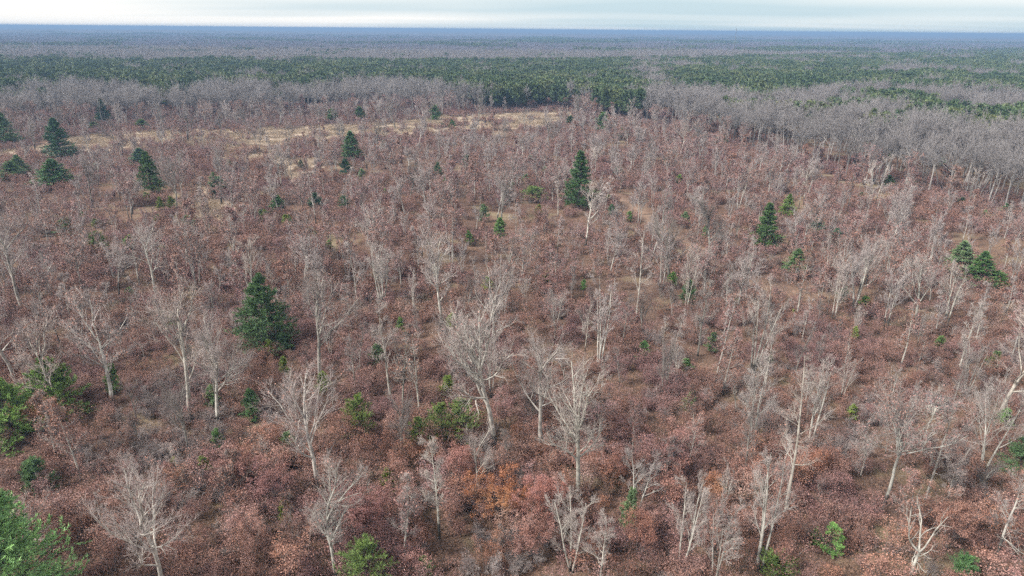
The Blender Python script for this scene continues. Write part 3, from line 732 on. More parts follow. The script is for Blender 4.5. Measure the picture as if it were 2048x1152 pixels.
for c in cand:
    dd = np.hypot(*(np.array(placed) - c).T)
    dmin = 5.0 + 3.0 * (1 - min(c[1], 400) / 400)
    if c[1] < 130: dmin = 4.7
    if dd.min() > dmin: placed.append(c); fill.append(c)
    if len(fill) > 1500: break
fill = np.array(fill)

rsm = random.Random(64)
for _ in range(46):   # the light green seedlings scattered through the scrub
    sx_, sy_ = rsm.uniform(20, 2028), 300 + 620 * rsm.random() ** 1.7
    hp = 12 + (sy_ - 300) * .05 + rsm.uniform(-3, 6)
    PINES.append((sx_, sy_, sy_ - hp, hp * rsm.uniform(.6, .95), rsm.choice([YG, LT, (1.5, 1.7, 1.2, 1), GG, (1.7, 1.9, .9, 1)]), 'small', ''))
def pine(seed, H, R, kind, lod=0):
    r = np.random.default_rng(seed); A = MB(); B = MB()
    nm = 7
    tp = grow(np.array([[0, 0, -.2]]), np.array([[0, 0, 1.0]]), [H * .97], nm, .012, .02, r); tr_ = taper([.014 * H + .03], nm + 1, .12)
    A.tubes(tp, tr_, 6)
    if kind == 'white':
        z0, wh, per, prof = .08, max(12, int(H * 1.8)), 8, lambda s: (1 - s) ** .85 * (.62 + .38 * min(1, s * 6 + .3)) + .03
    elif kind == 'red':
        z0, wh, per, prof = .06, max(9, int(H * 1.9)), 7, lambda s: max(0, 1 - s ** 2.2) ** .8 * (.75 + .25 * min(1, s * 4)) + .10
    else:
        z0, wh, per, prof = .03, max(9, int(H * 2.6)), 7, lambda s: (1 - s) ** .62 * (.7 + .3 * min(1, s * 5)) + .05
    ps, ds, ls = [], [], []
    for w in range(wh):
        s_ = (w + .3) / wh
        for k in range(per):
            az = r.uniform(0, 6.28)
            L = R * prof(min(s_, .999)) * (r.uniform(.72, 1.12) if kind == 'white' else r.uniform(.6, 1.2))
            z_ = H * (z0 + (1 - z0) * s_ + r.uniform(-.4, .4) / wh)
            el = (-.10 + .75 * s_ ** 2) + r.normal() * .12 if kind == 'white' else (.15 + .7 * s_) + r.normal() * .15
            ps.append((0, 0, min(z_, H * .97))); ds.append((math.cos(az) * math.cos(el), math.sin(az) * math.cos(el), math.sin(el))); ls.append(max(L, .12))
    ps, ds, ls = np.array(ps), np.array(ds), np.array(ls)
    P = grow(ps, ds, ls, 4, .07, .05, r); Rr = taper(.012 * ls + .01, 5, .3)
    A.tubes(P, Rr, 3)
    # sprays along the outer branch, needles around each spray
    ns = (10, 8, 3)[lod]
    p, d, q, l, t_ = kids(P, Rr, ls, ns, .18, 1.02, .35, 1.0, r, flat=.6, upb=.15)
    sl_ = np.maximum(l * .30 * (1.25 - .6 * t_), .16)
    Q = grow(p, d, sl_, 2, .12, .12, r)
    B.tubes(Q, np.full((len(p), 3), .008), 3, 1)
    nn = (14, 7, 4)[lod]
    c, cd, _, cl, ct = kids(Q, np.full((len(p), 3), .01), sl_, nn, .05, 1.05, .35, 1.15, r, upb=.45)
    k = (.9, 1.15, 1.8)[lod]
    size = np.clip(.05 * R + .10, .12, .38) * k
    ln_ = size * r.uniform(.7, 1.35, len(c))
    wf = (.17, .26, .30)[lod] * (1.6 if R > 3.2 else 1.0)
    B.blades(c, cd, ln_ * wf, ln_, r, 0)
    B.blades(c, unit(cd + r.normal(size=cd.shape) * .6), ln_ * wf * .9, ln_ * .9, r, 0)
    return A, B
PV = {}
def pine_variant(kind, i, lod):
    key = (kind, i, lod)
    if key not in PV:
        H0, R0 = {'white': (12.0, 3.4), 'red': (6.0, 2.0), 'small': (3.0, 1.05)}[kind]
        A, B = pine(300 + i * 11 + lod * 5 + len(kind), H0, R0, kind, lod)
        PV[key] = (A.mesh('pine_trunk', [M_BARKD], True), B.mesh('pine_needles', [M_NEEDLE, M_BARKD]), H0, R0)
    return PV[key]
pine_xy = []
for i, (bx, by, ty, wpx, tint, kind, desc) in enumerate(PINES):
    p = ground_at(bx, by); H = height_from(p, ty); zc_ = proj(p)[2]; R = wpx / FPX * zc_ / 2 * (1.28 if by > 600 else 1.3)
    if desc and by > 690 and kind != 'small':
        A, B = pine(900 + i, H, R, kind, 0); ms = (A.mesh('pine_trunk', [M_BARKD], True), B.mesh('pine_needles', [M_NEEDLE, M_BARKD])); H0, R0 = H, R
    else:
        kk = 'white' if (kind == 'white' and H > 5) else ('red' if kind == 'red' else 'small')
        ms_ = pine_variant(kk, i % 2, 0 if by > 600 else 1); ms = ms_[:2]; H0, R0 = ms_[2:]
    rk = random.Random(i + 500)
    o = add_tree(p, H, ms, 'pine_tree' if 'juniper' not in desc else 'juniper', rk.uniform(0, 6.28), H0, (.9, .9, .9, 1), tint, (R / R0) / (H / H0))
    pine_xy.append(p[:2])
    THINGS.append(dict(o=o, kind='pine' if 'juniper' not in desc else 'juniper', p=p, H=H, desc=desc, tint=tint))
pine_xy = np.array(pine_xy)

fill = sorted(fill, key=lambda c: math.hypot(*c)); OWN_FILL = 125; rest_fill = []
for i, c in enumerate(fill):
    rk = random.Random(i + 9000)
    if np.hypot(*(pine_xy - c).T).min() < 2.5: continue
    d = math.hypot(*c); near = d < 150
    uu = proj(np.array([c[0], c[1], 4.0]))[0]
    if OWN_FILL <= 0 or not 10 < uu < 2038: rest_fill.append(c); continue
    OWN_FILL -= 1
    st = rk.choices(['thin', 'brush', 'oak'], [.55, .3, .15] if near else [.4, .25, .35])[0]
    H = rk.uniform(5.0, 9.5) if near else rk.uniform(7.5, 14)
    if d < 90: H = rk.choice([3.5, 4.5, 5.5, 6.5, 8.0, 9.0, 10.5]) * rk.uniform(.9, 1.1)
    lf = rk.choice([0, 0, 0, 0, .4, .4])
    if lf: st = 'oak' if st == 'brush' else st
    tone = rk.choice([1.0, 1.1, .95, .8, .6])
    p = np.array([c[0], c[1], float(hz(*c))])
    lod = 0 if d < 130 else 1
    o = add_tree(p, H, variant(st, i % 3, lod, lf), 'bare_tree', rk.uniform(0, 6.28), 12.0, (tone, tone * .98, tone * .96, 1), None, rk.uniform(.8, 1.15))
    THINGS.append(dict(o=o, kind='bare tree', p=p, H=H, desc='', tone=tone, leafy=lf, style=st))

# ------------------------------------------------------------------ oak saplings and thickets
def sapling(seed, H, Wd, nleaf, lsize, stems=4, twig=.008, bare=False, lod=0, joint=True):
    r = np.random.default_rng(seed); A = MB(); B = MB()
    az = r.uniform(0, 6.28, stems); fa = r.uniform(.05, .42, stems)
    d = np.stack([np.sin(fa) * np.cos(az), np.sin(fa) * np.sin(az), np.cos(fa)], -1)
    s0 = np.stack([np.cos(az) * .12, np.sin(az) * .12, np.full(stems, -.1)], -1)
    L = H * r.uniform(.7, 1.0, stems)
    P = grow(s0, d, L, 4, .09, .02, r); Rr = taper(np.full(stems, .010 * H + .008), 5, .3); A.tubes(P, Rr, 4)
    p, dd, q, l, t_ = kids(P, Rr, L, 7 if lod == 0 else 5, .22, 1.0, .6, 1.15, r, upb=.3)
    L1 = l * (Wd / H) * .42 * (1.2 - .6 * t_) * r.uniform(.6, 1.2, len(l))
    P1 = grow(p, dd, L1, 3, .12, .07, r); R1 = taper(np.maximum(q * .5, twig), 4, .4); A2 = A if joint else B; A2.tubes(P1, R1, 3, 0 if joint else 1)
    p, dd, q, l, t_ = kids(P1, R1, L1, 5 if lod == 0 else 3, .2, 1.0, .5, 1.0, r, upb=.2)
    L2 = np.maximum(l * .5, .2)
    P2 = grow(p, dd, L2, 1, .1, .05, r); A2.tubes(P2, taper(np.full(len(p), twig * .8), 2, .5), 3, 0 if joint else 1)
    if bare and lod == 0:
        p, dd, q, l, t_ = kids(P2, taper(np.full(len(p), twig * .8), 2, .5), L2, 4, .1, 1.0, .3, .9, r, upb=.3)
        A.tubes(grow(p, dd, np.maximum(l * .7, .2), 1, .1, .05, r), taper(np.full(len(p), twig * .7), 2, .5), 3)
    if nleaf:
        tips = P2[:, -1]
        k = tips[r.integers(0, len(tips), nleaf)] + r.normal(size=(nleaf, 3)) * np.array([.17, .17, .13]) * (1 if lod == 0 else 1.3)
        k[:, 2] = np.maximum(k[:, 2], .05)
        B.leaves(k, lsize, r, 0)
    return A, B
SAP = []
for i in range(8):
    H0 = (2.0, 2.8, 3.6, 5.2, 2.4, 3.0, 4.6, 1.7)[i]; W0 = (2.4, 2.6, 2.8, 3.2, 2.0, 3.0, 2.6, 2.2)[i]
    A, B = sapling(4000 + i, H0, W0, (1500, 1800, 2200, 2900, 600, 1900, 1200, 1200)[i], .105, 4 + i % 3, joint=False)
    SAP.append((A.mesh('sapling_stems', [M_STEM], True), B.mesh('sapling_leaves', [M_LEAF, M_STEM]), H0))
# every sapling position of the clearing; the largest to the eye become things, the rest thickets
LT_TINTS = [(1.05, 1.02, 1.02, 1), (1.2, 1.15, 1.12, 1), (1.32, 1.34, 1.34, 1), (.8, .76, .76, 1), (1.05, .95, .8, 1), (1.36, 1.32, 1.22, 1), (1.15, 1.2, 1.28, 1)]
HANDSAP = [  # base, top, width, tint, description
 (1000, 1046, 944, 82, (1.3, .98, .6, 1), 'orange-leaved young oak, the most vivid foliage in the clearing'),
 (935, 985, 885, 80, (1.45, 1.15, 1.05, 1), ''), (1890, 1100, 1000, 100, (1.35, 1.28, 1.3, 1), 'tan-pink leafy oak beside the dead bleached tree'),
 (1220, 970, 912, 90, (1.4, 1.1, .95, 1), ''), (1275, 1110, 1030, 90, (1.1, .85, .68, 1), 'dark russet leafy oak below the grey-green juniper'), (470, 990, 910, 110, (1.15, .95, .98, 1), ''), (555, 1010, 915, 90, (1.15, .95, 1.0, 1), ''),
 (700, 1080, 1000, 110, (1.45, 1.2, 1.15, 1), ''), (750, 1075, 985, 100, (1.3, 1.1, 1.05, 1), ''), (1090, 1060, 950, 110, (1.3, 1.12, 1.2, 1), 'pinkish leafy oak to the right of the orange-leaved oak'), (1060, 1110, 1020, 90, (1.25, 1.1, 1.15, 1), ''),
 (80, 870, 800, 80, (1.7, 1.4, 1.1, 1), ''), (1110, 600, 545, 70, (1.2, 1.08, 1.1, 1), ''), (1130, 575, 530, 60, (1.15, 1.0, 1.02, 1), ''), (1620, 960, 905, 60, (1.5, 1.15, .95, 1), ''), (1430, 1000, 950, 60, (1.6, 1.3, 1.0, 1), ''),
]
sap_pts = []
for i, (bx, by, ty, wpx, tint, desc) in enumerate(HANDSAP):
    if 'orange' not in desc: tint = (tint[0] * .84, tint[1] * .92, tint[2] * .93, 1)
    p = ground_at(bx, by); H = height_from(p, ty); Wm = wpx / FPX * proj(p)[2] * 1.1
    A, B = sapling(4100 + i, H, Wm, int(1250 * Wm * H / 4), .108, 5, joint=False)
    o = add_tree(p, H, (A.mesh('sapling_stems', [M_STEM], True), B.mesh('sapling_leaves', [M_LEAF, M_STEM])), 'oak_sapling', 0, H, (1, 1, 1, 1), tint)
    pass
    sap_pts.append(p[:2]); THINGS.append(dict(o=o, kind='leafy sapling', p=p, H=H, desc=desc, tint=tint))
rg = np.random.default_rng(33)
def value_noise(x, y, cell, seed):
    r = np.random.default_rng(seed); g_ = r.random((256, 256))
    u, v = x / cell + 100.3, y / cell + 57.7
    i, j = np.floor(u).astype(int), np.floor(v).astype(int); a, b_ = u - i, v - j
    a = a * a * (3 - 2 * a); b_ = b_ * b_ * (3 - 2 * b_); i %= 255; j %= 255
    return (g_[i, j] * (1 - a) + g_[i + 1, j] * a) * (1 - b_) + (g_[i, j + 1] * (1 - a) + g_[i + 1, j + 1] * a) * b_
x, y = frame_points(5200, 620, 1190, rg)
den = value_noise(x, y, 9.0, 5)
open_ = np.zeros(len(x), bool)
for pl in (wpoly([(1290, 690), (1480, 700), (1500, 800), (1430, 840), (1340, 760)]), wpoly([(820, 1040), (960, 1060), (1110, 1120), (1110, 1185), (690, 1185), (870, 1100)]), wpoly([(1700, 880), (1760, 1010), (1900, 960), (1990, 1000), (1960, 1110), (1780, 1100)]), wpoly([(1600, 960), (1740, 1000), (1740, 1152), (1560, 1152)]),
           wpoly([(230, 740), (380, 830), (520, 900), (400, 930), (240, 850)])): open_ |= inpoly(x, y, pl)
keep = (rg.random(len(x)) < np.where(open_, .10, np.clip(den * 2.4 - .75, .06, 1))) & hut_clear(x, y) & (trail_d(x, y) > 2.2) & ~is_field(x, y)
x, y = x[keep], y[keep]
cnt = 0; used = list(sap_pts); near_sap = []
for k in range(len(x)):
    c = np.array([x[k], y[k]]); dd = np.hypot(*(np.array(used) - c).T).min()
    if dd < 1.5: continue
    used.append(c); near_sap.append(c)
near_sap = np.array(near_sap); order = np.argsort(np.hypot(near_sap[:, 0], near_sap[:, 1]))
u_, v_, _ = proj(np.stack([near_sap[:, 0], near_sap[:, 1], hz(near_sap[:, 0], near_sap[:, 1]) + 1.5], -1))
inf = (u_ > 5) & (u_ < 2043) & (v_ < 1148)
own = [k for k in order if inf[k]][:270]
ownset = set(own)
for k in own:
    c = near_sap[k]; rk = random.Random(int(k) + 77); v = rk.randrange(8)
    p = np.array([c[0], c[1], float(hz(*c))]); H = SAP[v][2] * rk.uniform(.75, 1.25)
    tint = rk.choice(LT_TINTS)
    o = add_tree(p, H, SAP[v], 'oak_sapling', rk.uniform(0, 6.28), SAP[v][2], (1, 1, 1, 1), tint, rk.uniform(.9, 1.3))
    pass
    THINGS.append(dict(o=o, kind='leafy sapling', p=p, H=H, desc='', tint=tint))
rest = np.array([near_sap[k] for k in range(len(near_sap)) if k not in ownset])

def join2(parts):
    C = MB()
    for A, B, off, sc, rz, m0, m1 in parts:
        c_, s_ = math.cos(rz), math.sin(rz); Rm = np.array([[c_, -s_, 0], [s_, c_, 0], [0, 0, 1]])
        for X, mm in ((A, m0), (B, m1)):
            if X is None or not X.v: continue
            o_ = C.n
            for vv in X.v: C.v.append(vv @ Rm.T * sc + off); C.n += len(vv)
            for ff, q in X.f: C.f.append((ff + o_, mm if q == 0 else mm + q))
    return C
# single bushes for the near ground: leafy, bare-twigged and low
BUSH = []
for i in range(10):
    rr_ = random.Random(i)
    if i < 4: A, B = sapling(5000 + i, rr_.uniform(1.3, 2.6), rr_.uniform(1.8, 2.6), 850, .10, 4)
    elif i < 8: A, B = sapling(5000 + i, rr_.uniform(1.2, 2.4), rr_.uniform(1.6, 2.4), 60, .10, 6, bare=True)
    else: A, B = sapling(5000 + i, rr_.uniform(.6, .9), 1.6, 400, .10, 5)
    BUSH.append(join2([(A, B, np.zeros(3), 1, 0, 0, 1)]).mesh('bush', [M_TWIG if 4 <= i < 8 else M_STEM, M_LEAF]))
x, y = frame_points(11000, 640, 1300, rg, 0)
den = value_noise(x, y, 6.0, 8)
keep = (rg.random(len(x)) < np.clip(den * 1.7 - .50, .04, .75)) & hut_clear(x, y) & (trail_d(x, y) > 1.6) & ~is_field(x, y)
x, y = x[keep], y[keep]
kind_n = value_noise(x, y, 14.0, 12) + rg.normal(size=len(x)) * .16
idx = np.where(kind_n < .30, rg.integers(4, 8, len(x)), np.where(kind_n < .72, rg.integers(0, 4, len(x)), rg.integers(8, 10, len(x))))
idx = np.where(rg.random(len(x)) < .35, rg.integers(8, 10, len(x)), idx)
if len(rest):
    x = np.concatenate([x, rest[:, 0]]); y = np.concatenate([y, rest[:, 1]]); idx = np.concatenate([idx, rg.integers(0, 4, len(rest))])
scatter('undergrowth', np.stack([x, y, hz(x, y)], -1), rg.uniform(0, 6.28, len(x)), rg.uniform(.7, 1.3, len(x)), idx, BUSH, 'low russet and grey undergrowth filling the near clearing between the trees', 'undergrowth')

# leaf litter lying on the near ground
LIT = []
for i in range(3):
    r = np.random.default_rng(6000 + i); Lm = MB(); n = 520
    k = np.stack([r.uniform(-1.6, 1.6, n), r.uniform(-1.6, 1.6, n), r.uniform(.02, .10, n)], -1); Lm.leaves(k, .11, r, 0, upb=2.2)
    st_ = 10; p0 = np.stack([r.uniform(-1.5, 1.5, st_), r.uniform(-1.5, 1.5, st_), np.full(st_, .03)], -1)
    Lm.tubes(grow(p0, r.normal(size=(st_, 3)) * np.array([1, 1, .15]), r.uniform(.4, 1.2, st_), 2, .1, 0, r), np.full((st_, 3), .012), 3, 1)
    LIT.append(Lm.mesh('litter', [M_LITTER, M_TWIG]))
gxx, gyy = np.meshgrid(np.arange(-125, 126, 2.9), np.arange(38, 150, 2.9))
x, y = gxx.ravel() + rg.uniform(-.6, .6, gxx.size), gyy.ravel() + rg.uniform(-.6, .6, gxx.size)
keep = np.abs(x) < y * .8 + 8; x, y = x[keep], y[keep]
scatter('fallen_leaves', np.stack([x, y, hz(x, y)], -1), rg.uniform(0, 6.28, len(x)), np.ones(len(x)), rg.integers(0, 3, len(x)), LIT, 'brown fallen oak leaves and sticks strewn over the near ground', 'leaf litter')

# thicket patches for the middle and far clearing
def patch(seed, n, size, palette):
    r = random.Random(seed); parts = []
    for k in range(n):
        kind_ = r.choices(['leaf', 'bare', 'low'], palette)[0]
        off = np.array([r.uniform(-size / 2, size / 2), r.uniform(-size / 2, size / 2), 0])
        if kind_ == 'leaf': A, B = sapling(seed * 100 + k, r.uniform(1.6, 3.6), r.uniform(1.8, 2.8), 170, .21, 3, .013, lod=1); m0 = 0
        elif kind_ == 'bare': A, B = sapling(seed * 100 + k, r.uniform(1.4, 3.4), r.uniform(1.6, 2.4), 14, .24, 5, .016, True, lod=1); m0 = 2
        else: A, B = sapling(seed * 100 + k, r.uniform(.5, 1.0), 1.6, 80, .20, 3, .013, lod=1); m0 = 0
        if m0 == 2:
            parts.append((A, None, off, 1, r.uniform(0, 6), 2, 2)); parts.append((MB(), B, off, 1, 0, 0, 1))
        else: parts.append((A, B, off, 1, r.uniform(0, 6), 0, 1))
    return join2(parts).mesh('thicket_patch', [M_STEM, M_LEAF, M_TWIG])
PATCH = [patch(61, 15, 6.5, [.7, .1, .2]), patch(62, 14, 6.5, [.55, .25, .2]), patch(63, 14, 6.5, [.3, .5, .2]), patch(64, 13, 6.5, [.2, .6, .2]), patch(65, 12, 6.5, [.35, .15, .5]), patch(66, 15, 6.5, [.6, .2, .2])]
gxx, gyy = np.meshgrid(np.arange(-420, 560, 5.2), np.arange(112, 520, 5.2))
x, y = (gxx + rg.uniform(-1.6, 1.6, gxx.shape)).ravel(), (gyy + rg.uniform(-1.6, 1.6, gxx.shape)).ravel()
wd = wood_depth(x, y); u_, v_, _ = proj(np.stack([x, y, hz(x, y)], -1))
den = value_noise(x, y, 17.0, 15)
keep = (np.abs(x) < y * .80 + 10) & (wd < 34) & (v_ < 640) & (~before_field(x, y, (1.025, 1.05)) | (rg.random(len(x)) < .45)) & (~is_field(x, y) | (rg.random(len(x)) < np.clip(.30 - (np.sin(x * .055 + 1.2 * np.sin(y * .06)) * .35 + .2 * np.sin(x * .021 + 2.2)), .05, .6))) & (trail_d(x, y) > np.where(value_noise(x, y, 11.0, 91) > .5, 3.4, 1.0)) & (rg.random(len(x)) < np.clip(den * 2.4 - .18, .15, .95))
x, y = x[keep], y[keep]
kn = value_noise(x, y, 30.0, 19) + rg.normal(size=len(x)) * .17
idx = np.digitize(kn, [.30, .42, .52, .62, .72]); idx = np.array([3, 2, 4, 1, 5, 0])[idx]
scatter('shrubbery', np.stack([x, y, hz(x, y)], -1), rg.uniform(0, 6.28, len(x)), rg.uniform(.85, 1.15, len(x)), idx, PATCH, 'russet oak scrub and grey brush covering the far half of the clearing', 'scrub')

# dry grass of the tan strip
GP = []
for i in range(2):
    r = np.random.default_rng(7000 + i); Gm = MB(); n = 420
    p0 = np.stack([r.uniform(-3, 3, n), r.uniform(-3, 3, n), np.zeros(n)], -1)
    Gm.blades(p0, unit(r.normal(size=(n, 3)) * .35 + np.array([0, 0, 1])), r.uniform(.05, .12, n), r.uniform(.3, .75, n), r, 0); GP.append(Gm.mesh('grass_patch', [M_GRASS]))
gxx, gyy = np.meshgrid(np.arange(-420, 200, 4.2), np.arange(100, 470, 4.2)); x, y = gxx.ravel() + rg.uniform(-1, 1, gxx.size), gyy.ravel() + rg.uniform(-1, 1, gxx.size)
keep = is_field(x, y) & (rg.random(len(x)) < .8); x, y = x[keep], y[keep]
scatter('dry_grass', np.stack([x, y, hz(x, y)], -1), rg.uniform(0, 6.28, len(x)), rg.uniform(.8, 1.3, len(x)), rg.integers(0, 2, len(x)), GP, 'tan dry grass on the narrow open strip before the woods', 'grass')

# ------------------------------------------------------------------ woods and plantation beyond the clearing
PLANT = [wpoly([(-500, 122), (0, 122), (400, 119), (700, 121), (1000, 122), (1300, 118), (1500, 115), (1700, 109), (1900, 105), (2048, 102), (2600, 96), (2600, 215), (2048, 192), (1900, 184), (1760, 176), (1640, 178), (1500, 198), (1420, 182), (1290, 172), (1278, 205), (1160, 208), (1140, 180), (1105, 205), (1010, 208), (985, 182), (900, 172), (800, 158), (690, 160), (620, 172), (500, 166), (430, 160), (330, 184), (240, 168), (130, 166), (0, 180), (-500, 190)], 12.5),
         wpoly([(1680, 183), (1810, 188), (1875, 200), (1865, 216), (1770, 210), (1690, 196)], 12.5), wpoly([(1800, 214), (1890, 209), (2048, 218), (2300, 240), (2300, 285), (2048, 264), (1930, 252), (1830, 234)], 12.5), wpoly([(1722, 236), (1805, 234), (1812, 248), (1732, 256)], 12.5), wpoly([(1640, 205), (1680, 205), (1680, 220), (1640, 220)], 12.5)]
def is_plant(x, y):
    r = np.zeros(np.shape(x), bool)
    for pl in PLANT: r |= inpoly(x, y, pl)
    return r
rg = np.random.default_rng(44)
gxx, gyy = np.meshgrid(np.arange(-1000, 1150, 4.6), np.arange(150, 1250, 4.6))
x, y = (gxx + rg.uniform(-1.9, 1.9, gxx.shape)).ravel(), (gyy + rg.uniform(-1.9, 1.9, gxx.shape)).ravel()
keep = (np.abs(x) < y * .79 + 15) & (wood_depth(x, y) > 0) & ~is_field(x, y); x, y = x[keep], y[keep]
pn = value_noise(x * .6, y * .9, 38, 3) * .65 + value_noise(x, y, 16, 4) * .35
strip = np.zeros(len(x), bool)
for q_ in PLANT[1:]: strip |= inpoly(x, y, q_)
pl = (is_plant(x, y) & (pn > .305)) | (strip & (pn > .16))
pl |= (pn > .76) & (wood_depth(x, y) > 25)
thin_ = rg.random(len(x)) < np.where(pl, .95, .52); x, y, pl, pn = x[thin_], y[thin_], pl[thin_], pn[thin_]
d_ = np.hypot(x, y); u_, v_, _ = proj(np.stack([x, y, hz(x, y) + 9], -1)); inf = (u_ > 4) & (u_ < 2044)
# the nearest wood trees are things of their own
wt = np.where(~pl & inf)[0]; wt = wt[np.argsort(wood_depth(x[wt], y[wt]) * 4 + d_[wt] * .25)][:46]
pt = np.where(pl & inf)[0]; pt = pt[np.argsort(d_[pt])][:150]
WTV = [tuple(m_.mesh(n_, [mt], True) for m_, n_, mt in zip(bare_tree(2000 + i, 13.5, ('oak', 'oak', 'oak', 'brush')[i], (1.3, 1.6, 1.4, 1.3)[i], lod=1, low=.72), ('trunk_and_limbs', 'bare_twigs'), (M_WBARK, M_FTWIG))) for i in range(4)]
def red_pine(seed, H, R, n, size):
    r = np.random.default_rng(seed); A = MB(); B = MB()
    tp = grow(np.array([[0, 0, -.2]]), np.array([[0, 0, 1.]]), [H * .95], 5, .012, .02, r); A.tubes(tp, taper([.16], 6, .3), 5)
    # whorled clumps: an uneven oval crown on a bare stem
    nc = 46; cz = r.uniform(.36, 1.0, nc); az = r.uniform(0, 6.28, nc)
    cr_ = R * np.sqrt(np.clip(1 - ((cz - .55) / .47) ** 2, .03, 1)) * r.uniform(.35, 1.05, nc)
    c = np.stack([np.cos(az) * cr_, np.sin(az) * cr_, cz * H], -1)
    A.tubes(np.stack([np.stack([np.zeros(nc), np.zeros(nc), cz * H - .5], -1), c], 1), np.full((nc, 2), .04), 3)
    k = np.repeat(c, n // nc, 0); q = r.normal(size=k.shape); k = k + unit(q) * np.array([.75, .75, .45]) * r.uniform(.2, 1, (len(k), 1))
    B.blades(k, unit(q + np.array([0, 0, .6])), size * .6, size * r.uniform(.7, 1.2, len(k)), r, 0)
    return A, B
RP = []
for i in range(4):
    A, B = red_pine(2500 + i, 13.0, (2.3, 2.0, 2.6, 2.1)[i], 1150, .75); RP.append((A.mesh('pine_trunk', [M_BARKD], True), B.mesh('pine_needles', [M_FNEEDLE])))
for k in wt:
    rk = random.Random(int(k)); p = np.array([x[k], y[k], float(hz(x[k], y[k]))]); H = rk.uniform(14.5, 18); tone = rk.choice([.8, .95, 1.1, .65])
    o = add_tree(p, H, WTV[rk.randrange(4)], 'bare_tree', rk.uniform(0, 6.28), 13.5, (tone, tone, tone, 1), (1, 1, 1, 1), rk.uniform(.9, 1.25))
    uu = proj(p)[0]
    THINGS.append(dict(o=o, kind='wood tree', p=p, H=H, desc='', tone=tone))
for k in pt:
    rk = random.Random(int(k)); p = np.array([x[k], y[k], float(hz(x[k], y[k]))]); H = rk.uniform(12.5, 16.5); g_ = rk.uniform(.85, 1.3)
    o = add_tree(p, H, RP[rk.randrange(4)], 'pine_tree', rk.uniform(0, 6.28), 13.0, (1, 1, 1, 1), (g_ * rk.uniform(.95, 1.2), g_, g_, 1), rk.uniform(.9, 1.3))
    THINGS.append(dict(o=o, kind='wood pine', p=p, H=H, desc=''))
used_ = np.zeros(len(x), bool); used_[wt] = True; used_[pt] = True
FB = [joined(('oak', 'oak', 'oak', 'oak', 'oak')[i], 2100 + i, 15.5, 2, M_BARK, M_FTWIG, 0, (1.35, 1.5, 1.15, 1.3, 1.05)[i], .80).mesh('far_bare_tree', [M_WBARK, M_FTWIG]) for i in range(5)]
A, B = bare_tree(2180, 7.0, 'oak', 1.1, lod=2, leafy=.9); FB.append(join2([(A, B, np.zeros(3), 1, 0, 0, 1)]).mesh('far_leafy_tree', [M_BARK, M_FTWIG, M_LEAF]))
FPn = []
for i in range(4):
    A, B = red_pine(2600 + i, 13.0, (3.0, 2.6, 3.4, 2.8)[i], 560, 1.2); FPn.append(join2([(A, B, np.zeros(3), 1, 0, 0, 1)]).mesh('far_pine', [M_BARKD, M_FNEEDLE]))
sb = ~pl & ~used_
idx = rg.integers(0, 5, sb.sum()); idx = np.where((rg.random(len(idx)) < np.clip(.42 - wood_depth(x[sb], y[sb]) / 50, 0.03, .4)), 5, idx)
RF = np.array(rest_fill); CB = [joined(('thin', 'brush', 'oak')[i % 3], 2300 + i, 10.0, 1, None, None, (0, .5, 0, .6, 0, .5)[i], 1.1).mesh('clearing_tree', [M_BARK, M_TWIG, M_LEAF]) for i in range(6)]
bx_ = np.concatenate([x[sb], RF[:, 0]]); by_ = np.concatenate([y[sb], RF[:, 1]]); idx = np.concatenate([idx, len(FB) + rg.integers(0, 6, len(RF))])
wu_ = proj(np.stack([x[sb], y[sb], np.zeros(sb.sum())], -1))[0]
bs_ = np.concatenate([np.where(wu_ > 1250, rg.uniform(.9, 1.2, sb.sum()), rg.uniform(.68, 1.10, sb.sum())), rg.uniform(.6, 1.35, len(RF))])
scatter('bare_forest', np.stack([bx_, by_, hz(bx_, by_)], -1), rg.uniform(0, 6.28, len(bx_)), bs_, idx, FB + CB, 'dense grey leafless wood behind the clearing and among the pines', 'forest')
sp_ = pl & ~used_
scatter('pine_forest', np.stack([x[sp_], y[sp_], hz(x[sp_], y[sp_])], -1), rg.uniform(0, 6.28, sp_.sum()), rg.uniform(.82, 1.28, sp_.sum()), rg.integers(0, 4, sp_.sum()), FPn, 'dark green band of planted pines beyond the grey wood', 'forest')

# far forest: patches of trees to 4 km, then an uneven canopy to the horizon
def far_patch(seed, size, n, pines=0):
    r = np.random.default_rng(seed); C = MB()
    for k in range(n):
        px_, py_ = r.uniform(-size / 2, size / 2, 2); H = r.uniform(10.5, 15); R = r.uniform(2.6, 4.4)
        if k < pines:
            q = r.normal(size=(70, 3)); s_ = r.random(70); rr3 = 2.6 * (1 - s_) ** .7 + .2
            az = r.uniform(0, 6.28, 70); c = np.stack([px_ + np.cos(az) * rr3, py_ + np.sin(az) * rr3, (H + 3) * (.25 + .75 * s_)], -1)
            C.blades(c, unit(q + np.array([0, 0, .4])), np.full(70, 1.5), np.full(70, 1.9), r, 1); continue
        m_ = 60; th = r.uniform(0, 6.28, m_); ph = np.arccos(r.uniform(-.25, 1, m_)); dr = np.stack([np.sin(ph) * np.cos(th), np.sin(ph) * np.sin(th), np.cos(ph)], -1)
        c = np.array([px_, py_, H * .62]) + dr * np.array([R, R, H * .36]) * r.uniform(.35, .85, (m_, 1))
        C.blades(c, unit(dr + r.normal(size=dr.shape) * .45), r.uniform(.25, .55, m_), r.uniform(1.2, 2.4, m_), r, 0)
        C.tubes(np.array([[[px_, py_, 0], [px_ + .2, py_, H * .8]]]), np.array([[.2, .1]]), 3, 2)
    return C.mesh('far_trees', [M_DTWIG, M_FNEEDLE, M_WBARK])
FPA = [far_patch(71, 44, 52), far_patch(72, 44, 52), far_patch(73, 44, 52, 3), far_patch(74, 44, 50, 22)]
xs, ys = [], []
yy = 560.0
